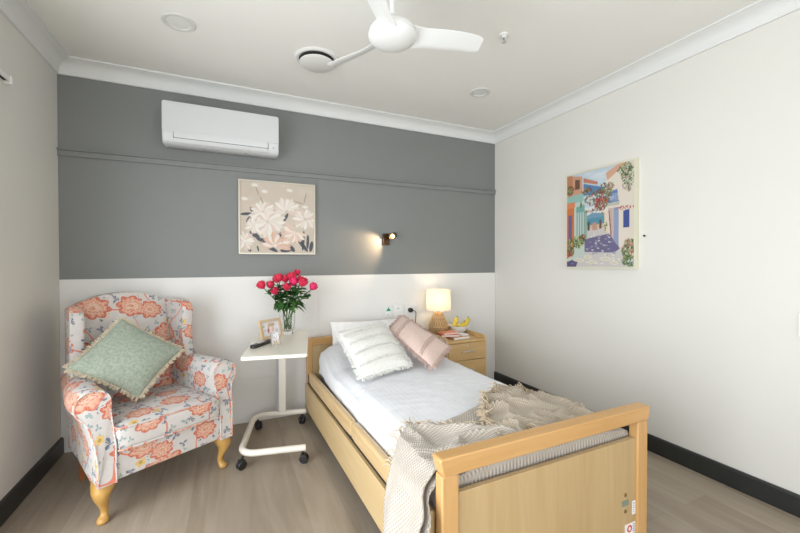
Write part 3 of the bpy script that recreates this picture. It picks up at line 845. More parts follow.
# ------------------------------------------------------------------ armchair
CH = thing('armchair', 'wingback armchair in coral floral fabric on honey wooden cabriole legs', 'armchair', (-0.450, 2.742, 0), radians(30.5))
def fobj(name, bm, off=(0, 0), bevel=0.0, seg=3, parent=None, subsurf=0):
    box_uv(bm, off); return obj(name, bm, 'floral', parent or CH, bevel=bevel, seg=seg, subsurf=subsurf)
def cushion_block(bm, x0, x1, y0, y1, z0, z1, puff=0.03, r=0.035, n=14, top=None):
    """rounded, puffed box"""
    bmesh.ops.create_cube(bm, size=2.0)
    bmesh.ops.subdivide_edges(bm, edges=bm.edges[:], cuts=n, use_grid_fill=True)
    hx, hy, hz = (x1 - x0) / 2, (y1 - y0) / 2, (z1 - z0) / 2
    cx, cy, cz = (x0 + x1) / 2, (y0 + y1) / 2, (z0 + z1) / 2
    for v in bm.verts:
        p = v.co.copy(); q = Vector((p.x * hx, p.y * hy, p.z * hz))
        core = Vector((max(-hx + r, min(hx - r, q.x)), max(-hy + r, min(hy - r, q.y)), max(-hz + r, min(hz - r, q.z))))
        d = q - core
        if d.length > 1e-9: q = core + d.normalized() * r * min(1.0, max(abs(d.x), abs(d.y), abs(d.z)) / r)
        f = (1 - p.x ** 2) * (1 - p.y ** 2)
        if abs(p.z) > 0: q.z += puff * f * p.z
        q.y += 0.35 * puff * (1 - p.x ** 2) * (1 - p.z ** 2) * p.y
        v.co = q + Vector((cx, cy, cz))
        if top: v.co = top(v.co)
# seat frame / lower body
bm = B(); prism(bm, [(-0.335, -0.315), (0.335, -0.315), (0.285, 0.33), (-0.285, 0.33)], 'z', 0.205, 0.352); fobj('seat_frame', bm, (0.13, 0.07), 0.012)
bm = B(); box(bm, -0.278, 0.278, -0.328, -0.30, 0.21, 0.350); fobj('front_rail', bm, (0.23, 0.27), 0.008)
# seat cushion
bm = B(); cushion_block(bm, -0.268, 0.268, -0.350, 0.20, 0.350, 0.480, 0.020, 0.028); fobj('seat_cushion', bm, (0.52, 0.31))
bm = B()
for z in (0.360, 0.472):
    pts = []
    for (x, y) in rrect(-0.267, 0.267, -0.349, 0.15, 0.03, 4): pts.append((x, y, z))
    tube(bm, pts + [pts[0]], 0.005, 6, cap=False)
fobj('piping', bm, (0.1, 0.1), parent=CH)
# backrest: arched pad, leaning back
def back_tf(z): return 0.20 + (z - 0.45) * 0.20
bm = B()
cushion_block(bm, -1, 1, -1, 1, -1, 1, 0, 0.001, 22)
for v in bm.verts:
    u, d, w = v.co.x, v.co.y, (v.co.z + 1) / 2
    u = max(-1, min(1, u)); d = max(-1, min(1, d)); w = max(0, min(1, w))
    top = 1.045 + 0.068 * (1 - abs(u) ** 2.2)
    z = 0.30 + (top - 0.30) * w
    hwid = 0.256 + 0.010 * w
    edge = max(abs(u), (w * 2 - 1) if w > 0.5 else 0)
    rnd = 1 - sstep(0.86, 1.0, max(abs(u), w)) * 0.45
    th = 0.062 * rnd
    yb = back_tf(z) + 0.065
    bulge = -0.030 * (1 - u * u) * sin(pi * min(1, max(0, (z - 0.42) / 0.66))) if d < 0 else 0
    v.co = Vector((u * hwid, yb + d * th + bulge, z))
fobj('backrest', bm, (0.05, 0.42))
# wings
def wing(s):
    bm = B()
    out = [(0.36, 0.55), (0.36, 1.00), (0.335, 1.035), (0.27, 1.058), (0.20, 1.060), (0.145, 1.040), (0.115, 1.00), (0.112, 0.94), (0.122, 0.86), (0.12, 0.78), (0.10, 0.70), (0.07, 0.64), (0.05, 0.60), (0.05, 0.55)]
    out = [(p.x, p.y) for p in smoothpath([(a, b, 0) for a, b in out], 3)]
    n = len(out); rings = []
    for k, (dx, sc) in enumerate(((-0.030, 0.93), (-0.024, 0.975), (-0.010, 1.0), (0.010, 1.0), (0.024, 0.975), (0.030, 0.93))):
        cy, cz = 0.24, 0.80; ring = []
        for (y, z) in out:
            yy, zz = cy + (y - cy) * sc, cz + (z - cz) * (sc * 0.3 + 0.7)
            flare = (0.36 - yy) * 0.10
            x = s * (0.276 + dx * 0.85 + flare)
            roll = sstep(0.22, 0.11, yy) * 0.012 * (1 if dx > 0 else -0.4)
            ring.append(bm.verts.new((x + s * roll, yy, zz)))
        rings.append(ring)
    for a, b in zip(rings, rings[1:]):
        for i in range(n): bm.faces.new((a[i], a[(i + 1) % n], b[(i + 1) % n], b[i]))
    bm.faces.new(rings[0]); bm.faces.new(rings[-1][::-1])
    fobj('wing', bm, (0.31 if s > 0 else 0.02, 0.15))
wing(1); wing(-1)
# rolled arms: cross-section swept front to back
def arm(s):
    bm = B()
    sec = [(0.272, 0.205), (0.272, 0.40), (0.272, 0.55)]
    cx, cz, r = 0.346, 0.602, 0.077
    for k in range(15):
        a = radians(185 - k * (185 + 52) / 14); sec.append((cx + r * cos(a) * 1.02, cz + r * sin(a)))
    sec += [(0.372, 0.50), (0.358, 0.42), (0.350, 0.32), (0.350, 0.205)]
    stn = [(-0.338, 0.80, 0.0), (-0.335, 0.93, 0.0), (-0.322, 1.0, 0.0), (-0.2, 1.0, 0.002), (0.0, 0.92, 0.004), (0.12, 0.80, 0.004), (0.34, 0.60, 0.0)]
    rings = []; ccx, ccz = 0.305, 0.52
    for y, k, dz in stn:
        ring = []
        for x, z in sec:
            if y < -0.32:
                xx = ccx + (x - ccx) * (1 - (1 - k) * 0.25); zz = z if z < 0.25 else ccz + (z - ccz) * (1 - (1 - k) * 0.22)
            else:
                tp = 0.055 * sstep(-0.32, 0.33, y)
                xx = x - tp * (1 if z < 0.45 else 0.6)
                xx = 0.262 - tp * 0.5 + (xx - 0.262 + tp * 0.5) * (k if z > 0.45 else 1); zz = z + dz if z > 0.45 else z
            yy = y + 0.075 * sstep(0.36, 0.60, z) if y < -0.1 else y
            ring.append(bm.verts.new((s * xx, yy, zz)))
        rings.append(ring)
    n = len(sec)
    for a, b in zip(rings, rings[1:]):
        for i in range(n): bm.faces.new((a[i], a[(i + 1) % n], b[(i + 1) % n], b[i]))
    bm.faces.new(rings[0]); bm.faces.new(rings[-1][::-1])
    o = fobj('armrest', bm, (0.37 if s > 0 else 0.64, 0.22))
    bm = B(); tube(bm, [(s * (0.305 + (x - 0.305) * 0.96), -0.338 + 0.075 * sstep(0.36, 0.60, z), 0.206 + (z - 0.206) * 0.985) for x, z in sec], 0.0045, 6)
    box_uv(bm); obj('piping', bm, 'floral', o)
arm(1); arm(-1)
# cabriole front legs
def cabriole(x, y, dx, dy):
    bm = B(); n = 18; rings = []
    prof = [(0.215, 0.046, 0.0), (0.19, 0.046, 0.002), (0.165, 0.044, 0.010), (0.14, 0.036, 0.014), (0.11, 0.027, 0.009), (0.08, 0.020, 0.000), (0.055, 0.017, -0.004), (0.038, 0.018, -0.001), (0.026, 0.024, 0.006), (0.014, 0.026, 0.009), (0.004, 0.022, 0.009), (0.0, 0.016, 0.009)]
    pts = smoothpath([(a, b, c) for a, b, c in prof], 3)
    L2 = math.hypot(dx, dy)
    for p in pts:
        z, r, o = max(0, p.x), p.y, p.z; ring = []
        sq = sstep(0.14, 0.2, z)
        for i in range(n):
            a = 2 * pi * i / n; rr = r * (1 + sq * 0.18 * abs(sin(2 * a)) ** 1.0)
            ring.append(bm.verts.new((x + dx / L2 * o * 1.3 + rr * cos(a), y + dy / L2 * o * 1.3 + rr * sin(a), z)))
        rings.append(ring)
    for a, b in zip(rings, rings[1:]):
        for i in range(n): bm.faces.new((a[i], a[(i + 1) % n], b[(i + 1) % n], b[i]))
    bm.faces.new(rings[0]); bm.faces.new(rings[-1][::-1])
    obj('leg', bm, 'leg', CH)
cabriole(-0.308, -0.275, -1, -1); cabriole(0.308, -0.275, 1, -1)
for s in (-1, 1):
    bm = B(); tube(bm, [(s * 0.245, 0.25, 0.21), (s * 0.245, 0.262, 0.12), (s * 0.245, 0.285, 0.0)], [0.034, 0.028, 0.020], 4); o = obj('leg', bm, 'leg_dark', CH, smooth=False, bevel=0.004); o['label'] = 'red-brown rear leg'

# ------------------------------------------------------------------ cushions
def pad(name, label, cat, corners, thick, mat, fringe=None, fr_len=0.02, pinch=0.06, n=26, ridges=None, group=None, tufts=None, stitch=None, dent=0.0, power=0.5):
    """corners: (tl, tr, br, bl) of the mid surface in world space"""
    cs = [Vector(c_) for c_ in corners]
    base = sum(cs, Vector()) / 4
    t = thing(name, label, cat, (base.x, base.y, min(c_.z for c_ in cs)), group=group)
    o = Vector((base.x, base.y, min(c_.z for c_ in cs)))
    tl, tr, br, bl = [c_ - o for c_ in cs]
    nrm = ((tr - tl).cross(bl - tl)).normalized()
    if nrm.y > 0 : nrm = -nrm
    if nrm.z < -0.2: nrm = -nrm
    def mid(u, v):   # u,v in 0..1
        uu, vv = 2 * u - 1, 2 * v - 1
        a = uu * (1 - pinch * (1 - vv * vv)); b_ = vv * (1 - pinch * (1 - uu * uu))
        a, b_ = (a + 1) / 2, (b_ + 1) / 2
        return (tl * (1 - a) + tr * a) * (1 - b_) + (bl * (1 - a) + br * a) * b_
    def hgt(u, v):
        uu, vv = abs(2 * u - 1), abs(2 * v - 1)
        h = max(0, 1 - uu ** 2.2) ** power * max(0, 1 - vv ** 2.2) ** power
        return h * thick
    def warp(u): return 0.5 - 0.5 * cos(pi * u)
    def top(u, v):
        u, v = warp(u), warp(v); h = hgt(u, v)
        p = mid(u, v)
        k = noise.noise(Vector((u * 3.1, v * 3.1, thick * 90))) * 0.10 * h
        if ridges: k += ridges(u, v) * min(1, h / (thick * 0.3))
        if dent: k -= dent * math.exp(-((u - 0.5) ** 2 / 0.01)) * (1 - v)
        return p + nrm * (h + k)
    def bot(u, v):
        u, v = warp(u), warp(v); return mid(u, v) - nrm * hgt(u, v) * 0.8
    bm = B(); suv = (tr - tl).length, (bl - tl).length
    uvf = lambda u, v: (warp(u) * suv[0], warp(v) * suv[1])
    grid(bm, top, n, n, uvf); grid(bm, bot, n, n, uvf)
    bmesh.ops.remove_doubles(bm, verts=bm.verts[:], dist=1e-5)
    obj('cover', bm, mat, t)
    def strands(bm, p, d, ln, k=1):
        for _ in range(k):
            dd = (d + Vector((random.gauss(0, .25), random.gauss(0, .25), random.gauss(0, .25)))).normalized() * ln * random.uniform(.7, 1.15)
            q = p + Vector((random.gauss(0, .002), random.gauss(0, .002), random.gauss(0, .002)))
            tube(bm, [q, q + dd * 0.5 + Vector((0, 0, 0.001)), q + dd + Vector((0, 0, -0.002))], [0.003, 0.0028, 0.002], 4)
    if fringe:
        bm = B(); cen = (tl + tr + br + bl) / 4
        for a, b_ in (((0, 0), (1, 0)), ((1, 0), (1, 1)), ((1, 1), (0, 1)), ((0, 1), (0, 0))):
            N = 58
            for i in range(N):
                u = a[0] + (b_[0] - a[0]) * i / N; v = a[1] + (b_[1] - a[1]) * i / N
                p = mid(u, v); out = Vector(((u - 0.5), (v - 0.5), 0))
                e = (b_[1] - a[1], -(b_[0] - a[0]))
                d = ((tr - tl).normalized() * e[0] + (bl - tl).normalized() * e[1])
                strands(bm, p, d, fr_len, 2)
        obj('fringe', bm, fringe, t)
    if tufts:
        for v in tufts:
            bm = B()
            for i in range(90):
                u = 0.04 + 0.92 * i / 89
                p = mid(u, v) + nrm * (hgt(u, v) * 1.02)
                strands(bm, p, nrm * 0.5 + (bl - tl).normalized(), 0.022, 1)
            obj('tassel_row', bm, fringe or mat, t)
    if stitch:
        bm = B()
        for v0 in stitch:
            for rr in (-0.014, 0.0, 0.014):
                pts = []
                for i in range(41):
                    u = 0.03 + 0.94 * i / 40; v = v0 + rr * 1.3 + 0.010 * sin(i * 2.2 + rr * 90)
                    pts.append(mid(u, v) + nrm * (hgt(u, v) * 1.0 + 0.003))
                tube(bm, pts, 0.0055, 6)
        obj('braid', bm, fringe or mat, t)
    return t

pad('throw_cushion', 'sage green cushion with oat fringe standing on point in the armchair', 'cushion',
    [(-0.598, 2.835, 0.968), (-0.275, 2.850, 0.742), (-0.468, 2.580, 0.540), (-0.785, 2.565, 0.748)], 0.060, 'green', 'green_fringe', 0.024, pinch=0.07)

# ------------------------------------------------------------------ overbed table
OT = thing('overbed_table', 'cream overbed table on black castors between armchair and bed', 'table', (0.336, 2.762, 0), radians(-11.5))
bm = B(); prism(bm, rrect(-0.19, 0.19, -0.42, 0.42, 0.012, 3), 'z', 0.735, 0.757); obj('tabletop', bm, 'cream_top', OT, bevel=0.004)
bm = B(); box(bm, -0.045, 0.012, 0.372, 0.402, 0.10, 0.70); obj('pole', bm, 'cream_metal', OT, bevel=0.006)
bm = B(); box(bm, -0.061, -0.045, 0.374, 0.400, 0.12, 0.62); obj('pole_track', bm, 'label_grey', OT, bevel=0.002)
bm = B(); box(bm, -0.05, 0.02, -0.1, 0.40, 0.705, 0.735); box(bm, -0.09, 0.09, -0.25, -0.05, 0.715, 0.735); obj('support_bracket', bm, 'cream_metal', OT, bevel=0.004)
path = [(0.175, -0.235, 0.098), (-0.135, -0.235, 0.098)]
for k in range(1, 7):
    a = radians(-90 - 90 * k / 6); path.append((-0.135 + 0.095 * cos(a), -0.14 + 0.095 * sin(a), 0.098))
path += [(-0.228, 0.29, 0.098)]
for k in range(1, 7):
    a = radians(180 - 90 * k / 6); path.append((-0.13 + 0.095 * cos(a), 0.295 + 0.095 * sin(a), 0.098))
path += [(0.165, 0.39, 0.098)]
bm = B(); tube(bm, path, 0.021, 14, sx=1.0); obj('base_frame', bm, 'cream_metal', OT)
for i, (x, y, a) in enumerate(((-0.215, -0.225, 0.7), (0.155, -0.237, 2.9), (-0.20, 0.36, 2.2), (0.14, 0.39, 1.2))):
    Rz = Matrix.Translation((x, y, 0)) @ Matrix.Rotation(a, 4, 'Z')
    bm = B()
    for s in (-1, 1):
        v0 = len(bm.verts)
        prism(bm, [(0.026 * cos(q_) - 0.008, 0.032 + 0.026 * sin(q_)) for q_ in [radians(d) for d in range(-20, 200, 20)]] + [(-0.03, 0.03)], 'y', s * 0.020 - 0.003, s * 0.020 + 0.003)
    box(bm, -0.02, 0.01, -0.022, 0.022, 0.05, 0.060)
    tube(bm, [(0, 0, 0.055), (0, 0, 0.08)], 0.008, 10)
    bm.transform(Rz); cobj = obj('castor', bm, 'black', OT, bevel=0.002)
    bm = B()
    for s in (-1, 1): lathe(bm, [(0.006, -0.007), (0.026, -0.007), (0.029, -0.003), (0.029, 0.003), (0.026, 0.007), (0.006, 0.007)], 24, mtx=Matrix.Translation((-0.01, s * 0.011, 0.029)) @ Matrix.Rotation(radians(90), 4, 'X'))
    bm.transform(Rz); obj('wheel', bm, 'black', cobj)

TT = 0.757
# photo frame on the table
FRR = radians(36); lean = radians(-14)
t = thing('photo_frame', 'light wood photo frame with a printed picture on the overbed table', 'photo frame', (0.298, 2.880, TT), FRR)
Ml = Matrix.Rotation(lean, 4, 'X') @ Matrix.Translation((-0.075, 0, 0.026)) @ Matrix.Diagonal((1, 1, 0.88, 1))
c = Canvas(60, 48, lin(222, 220, 224))
for x, y, rx, ry, col in ((0.08, 0.3, 0.1, 0.1, (170, 176, 150)), (0.15, 0.6, 0.1, 0.12, (190, 196, 206)), (0.85, 0.7, 0.12, 0.2, (184, 190, 208)), (0.38, 0.30, 0.06, 0.13, (196, 110, 70)), (0.35, 0.62, 0.10, 0.26, (188, 96, 60)),
        (0.44, 0.38, 0.05, 0.10, (222, 170, 140)), (0.60, 0.28, 0.11, 0.13, (206, 150, 110)), (0.68, 0.24, 0.09, 0.11, (176, 120, 84)), (0.62, 0.58, 0.11, 0.26, (214, 176, 150)), (0.50, 0.70, 0.07, 0.2, (232, 206, 196)), (0.55, 0.36, 0.04, 0.06, (230, 186, 160))):
    c.ell(x, y, rx, ry, 0.1, lin(*col), 0.9, 0.5)
canvas_mesh(c, 0.150, 0.110, 'picture', t, 'photo', Ml)
obj('frame', frame_bm(0.150, 0.110, 0.024, -0.008, 0.010, Ml), 'light_wood', t, smooth=False, bevel=0.0015)
bm = B(); prism(bm, [(0.012, 0.11), (0.030, 0.11), (0.075, 0.0), (0.062, 0.0)], 'x', -0.02, 0.02); obj('easel_back', bm, 'light_wood', t, smooth=False)

# remote control
t = thing('remote_control', 'black remote control with a painted grey glint lying on the overbed table', 'remote control', (0.205, 2.675, TT), atan2(0.175, 0.14))
bm = B(); prism(bm, rrect(-0.105, 0.105, -0.021, 0.021, 0.016, 4), 'z', 0.0, 0.022); obj('remote_body', bm, 'black', t, bevel=0.006)
bm = B(); box(bm, -0.035, 0.04, -0.013, 0.013, 0.021, 0.0232); obj('glint_panel', bm, 'remote_glint', t, bevel=0.001)  # grey strip imitates the specular streak on the black body
# drinking glass
t = thing('drinking_glass', 'small clear cut-glass tumbler at the front of the overbed table', 'drinking glass', (0.292, 2.625, TT))
bm = B(); rf = lambda a, z: 1 + 0.025 * cos(12 * a)
shell(bm, [(0.0005, 0), (0.029, 0), (0.032, 0.004), (0.037, 0.088), (0.0345, 0.088), (0.030, 0.012), (0.0005, 0.010)], 48, rfun=rf)
obj('tumbler', bm, 'glass', t)
# vase
VX, VY = 0.425, 3.03
t = thing('vase', 'tall cut-glass vase holding red roses on the overbed table', 'vase', (VX, VY, TT))
rf = lambda a, z: 1 + 0.03 * cos(10 * a + z * 40)
bm = B(); shell(bm, [(0.0005, 0), (0.042, 0), (0.046, 0.006), (0.048, 0.03), (0.055, 0.10), (0.060, 0.165), (0.062, 0.185), (0.058, 0.185), (0.055, 0.160), (0.050, 0.10), (0.042, 0.03), (0.0005, 0.020)], 60, rfun=rf)
obj('vase_body', bm, 'glass', t)

# roses : one proto bloom kind, each rose its own thing
def bloom_bm(r, tip, seed):
    rnd = random.Random(seed); bm = B()
    mt = tip.to_track_quat('Z', 'Y').to_matrix().to_4x4()
    lathe(bm, [(0.0, 0.0), (r * 0.5, r * 0.25), (r * 0.62, r * 0.8), (r * 0.45, r * 1.35), (r * 0.2, r * 1.45), (0, r * 1.3)], 12, mtx=mt)
    for lay, (n, rad, h, op) in enumerate(((3, 0.58, 1.95, 0.02), (5, 0.78, 1.8, 0.14), (5, 0.95, 1.55, 0.28))):
        for k in range(n):
            a0 = 2 * pi * k / n + lay * 0.7 + rnd.random() * 0.3
            wdt = 2 * pi / n * 0.75
            def f(u, v, a0=a0, wdt=wdt, rad=rad, h=h, op=op, th=0.0):
                a = a0 + (u - 0.5) * wdt * (0.6 + 0.8 * sin(pi * min(1, v * 0.8 + 0.1)))
                rr = r * (0.25 + (rad - 0.25) * min(1, v * 1.9) ** 0.7 + op * max(0, v - 0.6) * 0.9)
                z = r * h * v * (1 - 0.22 * (2 * u - 1) ** 2 * v)
                return mt @ Vector((rr * cos(a), rr * sin(a), z))
            grid(bm, f, 6, 6)
    return bm
def leaf_bm(bm, p, d, ln, wd, droop=0.3):
    d = d.normalized(); s = d.cross(Vector((0, 0, 1)))
    s = s.normalized() if s.length > 0.1 else Vector((1, 0, 0)); up = s.cross(d)
    def f(u, v):
        w = wd * sin(pi * min(1, v ** 0.8)) * (1 + 0.06 * sin(v * 40))
        return p + d * ln * v - Vector((0, 0, droop * ln * v * v)) + s * (u - 0.5) * 2 * w + up * abs(u - 0.5) * w * 0.7
    grid(bm, f, 4, 8)
camr = Vector((0.909, -0.417, 0)); camf = Vector((0.417, 0.909, 0))
rose_spec = [
    (265.5, 281.5, -0.02, 0.024, 'red rose at the far left of the vase bouquet'),
    (271.5, 282.0, 0.03, 0.023, 'red rose second from the left, tucked beside the outermost left one'),
    (276.0, 276.5, 0.05, 0.022, 'red rose at upper left of the bouquet, left of the darkest pair'),
    (280.5, 275.0, -0.01, 0.024, 'deep red rose in the upper left of the bouquet'),
    (285.5, 276.0, 0.02, 0.023, 'red rose in the top middle of the bouquet, left of the cream gap'),
    (279.5, 287.8, -0.06, 0.021, 'lowest red rose of the bouquet, hanging at the front left'),
    (290.0, 283.5, -0.05, 0.023, 'red rose at the front centre of the bouquet'),
    (292.5, 273.5, 0.00, 0.024, 'large red rose just below the highest bud'),
    (296.5, 270.0, 0.05, 0.018, 'small red rose bud standing highest in the bouquet'),
    (295.0, 278.5, -0.02, 0.025, 'pinkish red rose in the centre right of the bouquet'),
    (299.5, 277.0, 0.04, 0.021, 'red rose behind and between the right-hand blooms'),
    (304.0, 279.0, -0.03, 0.026, 'large open red rose right of centre in the bouquet'),
    (312.0, 283.3, 0.01, 0.023, 'red rose at the far right of the bouquet, leaning outwards'),
]
VB = Vector((VX, VY, TT))
for k, (px, py, dp, r, lab) in enumerate(rose_spec):
    r *= 1.45
    top = VB + camr * ((px - 288.5) / 131.0) + camf * dp + Vector((0, 0, (332.5 - py) / 131.0 - r))
    ang = k * 2.4; b0 = VB + Vector((0.026 * cos(ang), 0.026 * sin(ang), 0.035))
    lipd = (top - VB); lipd.z = 0
    lip = VB + (lipd.normalized() * min(0.040, lipd.length * 0.5)) + Vector((0, 0, 0.185))
    tr_ = thing('rose', lab, 'flower', tuple(b0), group='red roses in the glass vase')
    path = [p - b0 for p in smoothpath([b0, lip, lip * 0.45 + top * 0.55 + Vector((0, 0, 0.01)), top], 6)]
    bm = B(); tube(bm, path, 0.0034, 6); obj('stem', bm, 'stem', tr_)
    tip = (path[-1] - path[-3]).normalized()
    tip = (tip + Vector((0, 0, 0.3))).normalized()
    bm = bloom_bm(r, tip, k); bm.transform(Matrix.Translation(path[-1]))
    obj('bloom', bm, 'rose2' if k in (9, 12) else 'rose', tr_)
    rnd = random.Random(k + 40)
    for j in range(10):
        i0 = (7, 8, 9, 10, 11, 12, 12, 13, 14, 15)[j]
        a = rnd.random() * 6.28
        d = Vector((1.4 * cos(a), 1.4 * sin(a) - 0.3, 0.15 + 0.5 * rnd.random())) + Vector((path[-1].x, path[-1].y, 0)) * 2
        bm = B()
        leaf_bm(bm, path[i0], d, rnd.uniform(0.060, 0.090), rnd.uniform(0.026, 0.040), 0.7 if j < 3 else 0.2)
        obj('leaf', bm, 'leafl' if (j + k) % 3 == 0 else 'leafg', tr_)
# ------------------------------------------------------------------ bed
BX0, BX1, BYF, BYH = 0.622, 1.715, 1.07, 3.285
BED = thing('care_bed', 'light wooden adjustable care bed with panelled footboard', 'bed', (1.164, 2.17, 0), radians(0.5))
def bo(name, bm, mat, parent=BED, **kw):
    bm.transform(Matrix.Translation((-1.16, -2.17, 0))); return obj(name, bm, mat, parent, **kw)
PW = 0.072
# footboard
bm = B(); box(bm, BX0 + PW, BX1 - PW, BYF + 0.012, BYF + 0.034, 0.10, 0.525); fb = bo('footboard_panel', bm, 'maple', bevel=0.002)
for x0, x1 in ((BX0 + 0.004, BX0 + PW), (BX1 - PW, BX1 - 0.004)):
    bm = B(); box(bm, x0, x1, BYF, BYF + 0.045, 0.03, 0.60); bo('footboard_post', bm, 'beech_v', bevel=0.006)
bm = B(); prism(bm, [(BX0 - 0.006, 0.655), (BX0 + 0.0, 0.662), (BX1 - 0.0, 0.662), (BX1 + 0.006, 0.655), (BX1 - 0.010, 0.600), (BX0 + 0.010, 0.600)], 'y', BYF - 0.006, BYF + 0.052); bo('top_rail', bm, 'beech', bevel=0.005)
bm = B(); box(bm, BX0 + PW, BX1 - PW, BYF + 0.008, BYF + 0.038, 0.07, 0.10); bo('footboard_lower_bar', bm, 'beech', bevel=0.003)
# slot, screws and stickers
bm = B(); prism(bm, rrect(1.572 - 0.021, 1.572 + 0.021, 0.238, 0.260, 0.004, 3), 'y', BYF + 0.009, BYF + 0.013); bo('slot_plate', bm, 'slotg')
for z in (0.213, 0.285):
    bm = B(); lathe(bm, [(0.008, 0), (0.008, 0.003), (0, 0.005)], 16, mtx=Matrix.Translation((1.573, BYF + 0.012, z)) @ Matrix.Rotation(radians(90), 4, 'X')); bo('screw', bm, 'brass')
bm = B(); box(bm, 1.620, 1.642, BYF + 0.0105, BYF + 0.012, 0.185, 0.245, 0)
for z, w in ((0.234, 0.7), (0.224, 0.5), (0.214, 0.7), (0.204, 0.4), (0.194, 0.6)): box(bm, 1.624, 1.624 + 0.015 * w, BYF + 0.0098, BYF + 0.0106, z, z + 0.004, 1)
bo('white_sticker', bm, ['label_white', 'label_grey'], smooth=False)
SX, SZ = 0.0, -0.105
bm = B(); box(bm, 1.572, 1.642, BYF + 0.0105, BYF + 0.012, 0.165 + SZ + 0.04, 0.255 + SZ, 0)
ring = [(1.601 + 0.016 * cos(a), 0.233 + SZ + 0.016 * sin(a)) for a in [2 * pi * k / 24 for k in range(24)]]
prism(bm, ring, 'y', BYF + 0.0096, BYF + 0.0106, 1)
prism(bm, [(1.601 + 0.008 * cos(a), 0.233 + SZ + 0.009 * sin(a)) for a in [2 * pi * k / 16 for k in range(16)]], 'y', BYF + 0.0090, BYF + 0.0097, 0)
for z in (0.244, 0.234, 0.224, 0.214): box(bm, 1.624, 1.639, BYF + 0.0098, BYF + 0.0106, z + SZ, z + SZ + 0.005, 2)
bo('warning_sticker', bm, ['label_white', 'label_red', 'label_grey'], smooth=False)
# headboard
for x0, x1 in ((BX0 - 0.004, BX0 + 0.042), (BX1 - 0.046, BX1)):
    bm = B(); box(bm, x0, x1, BYH - 0.040, BYH, 0.03, 0.66); bo('headboard_post', bm, 'beech_v', bevel=0.004)
bm = B(); box(bm, BX0 + 0.042, BX1 - 0.046, BYH - 0.034, BYH - 0.006, 0.10, 0.60); bo('headboard_panel', bm, 'maple', bevel=0.002)
bm = B(); box(bm, BX0 + 0.042, BX1 - 0.046, BYH - 0.042, BYH, 0.60, 0.662); bo('headboard_rail', bm, 'beech', bevel=0.004)
# side boards (both sides), rising slightly towards the foot
def tilt(bm):
    for v_ in bm.verts: v_.co.z += 0.050 * (3.2 - v_.co.y) / 2.1
for s in (0, 1):
    xo = 0.600 if s == 0 else 1.698
    bm = B(); box(bm, xo, xo + 0.022, BYF + 0.05, BYH - 0.05, 0.080, 0.290); tilt(bm); bo('side_board', bm, 'maple_rail', bevel=0.004)
    xi = xo + (0.0 if s == 0 else -0.022)
    for y0, y1 in ((BYF + 0.055, 1.985), (1.995, 3.10)):
        bm = B(); cushion_block(bm, xi, xi + 0.044, y0, y1, 0.318, 0.412, 0.0, 0.018, 10); tilt(bm); bo('guard_rail', bm, 'tan_rail')
    bm = B(); box(bm, xo + 0.024, xo + 0.040, BYF + 0.06, BYH - 0.06, 0.27, 0.36); bo('inner_rail', bm, 'dark', smooth=False)
# platform, frame
bm = B(); box(bm, 0.66, 1.67, BYF + 0.05, BYH - 0.05, 0.24, 0.28); bo('platform', bm, 'dark', smooth=False)
for x in (0.80, 1.52):
    for y in (1.30, 3.05):
        bm = B(); box(bm, x - 0.03, x + 0.03, y - 0.03, y + 0.03, 0.10, 0.24); bo('lifting_leg', bm, 'cream_metal', bevel=0.004)
        bm = B(); lathe(bm, [(0.012, -0.014), (0.045, -0.014), (0.050, -0.008), (0.050, 0.008), (0.045, 0.014), (0.012, 0.014)], 24, mtx=Matrix.Translation((x, y, 0.050)) @ Matrix.Rotation(radians(90), 4, 'Y')); bo('castor', bm, 'black')

bm = B(); cushion_block(bm, 0.685, 1.645, 1.160, 3.090, 0.2805, 0.485, 0.0, 0.03, 12)
tag(obj('mattress', bm, 'mattress'), 'single mattress under the white cover on the care bed', 'mattress')

def nz(x, y, z=0.0, s=1.0): return noise.noise(Vector((x * s, y * s, z)))
# pillows at the head
pad('bed_pillow', 'white sleeping pillow propped against the headboard behind the cushions', 'pillow',
    [(0.80, 3.19, 0.80), (1.50, 3.19, 0.79), (1.50, 3.12, 0.51), (0.79, 3.12, 0.51)], 0.055, 'pillow', pinch=0.05, group=None)
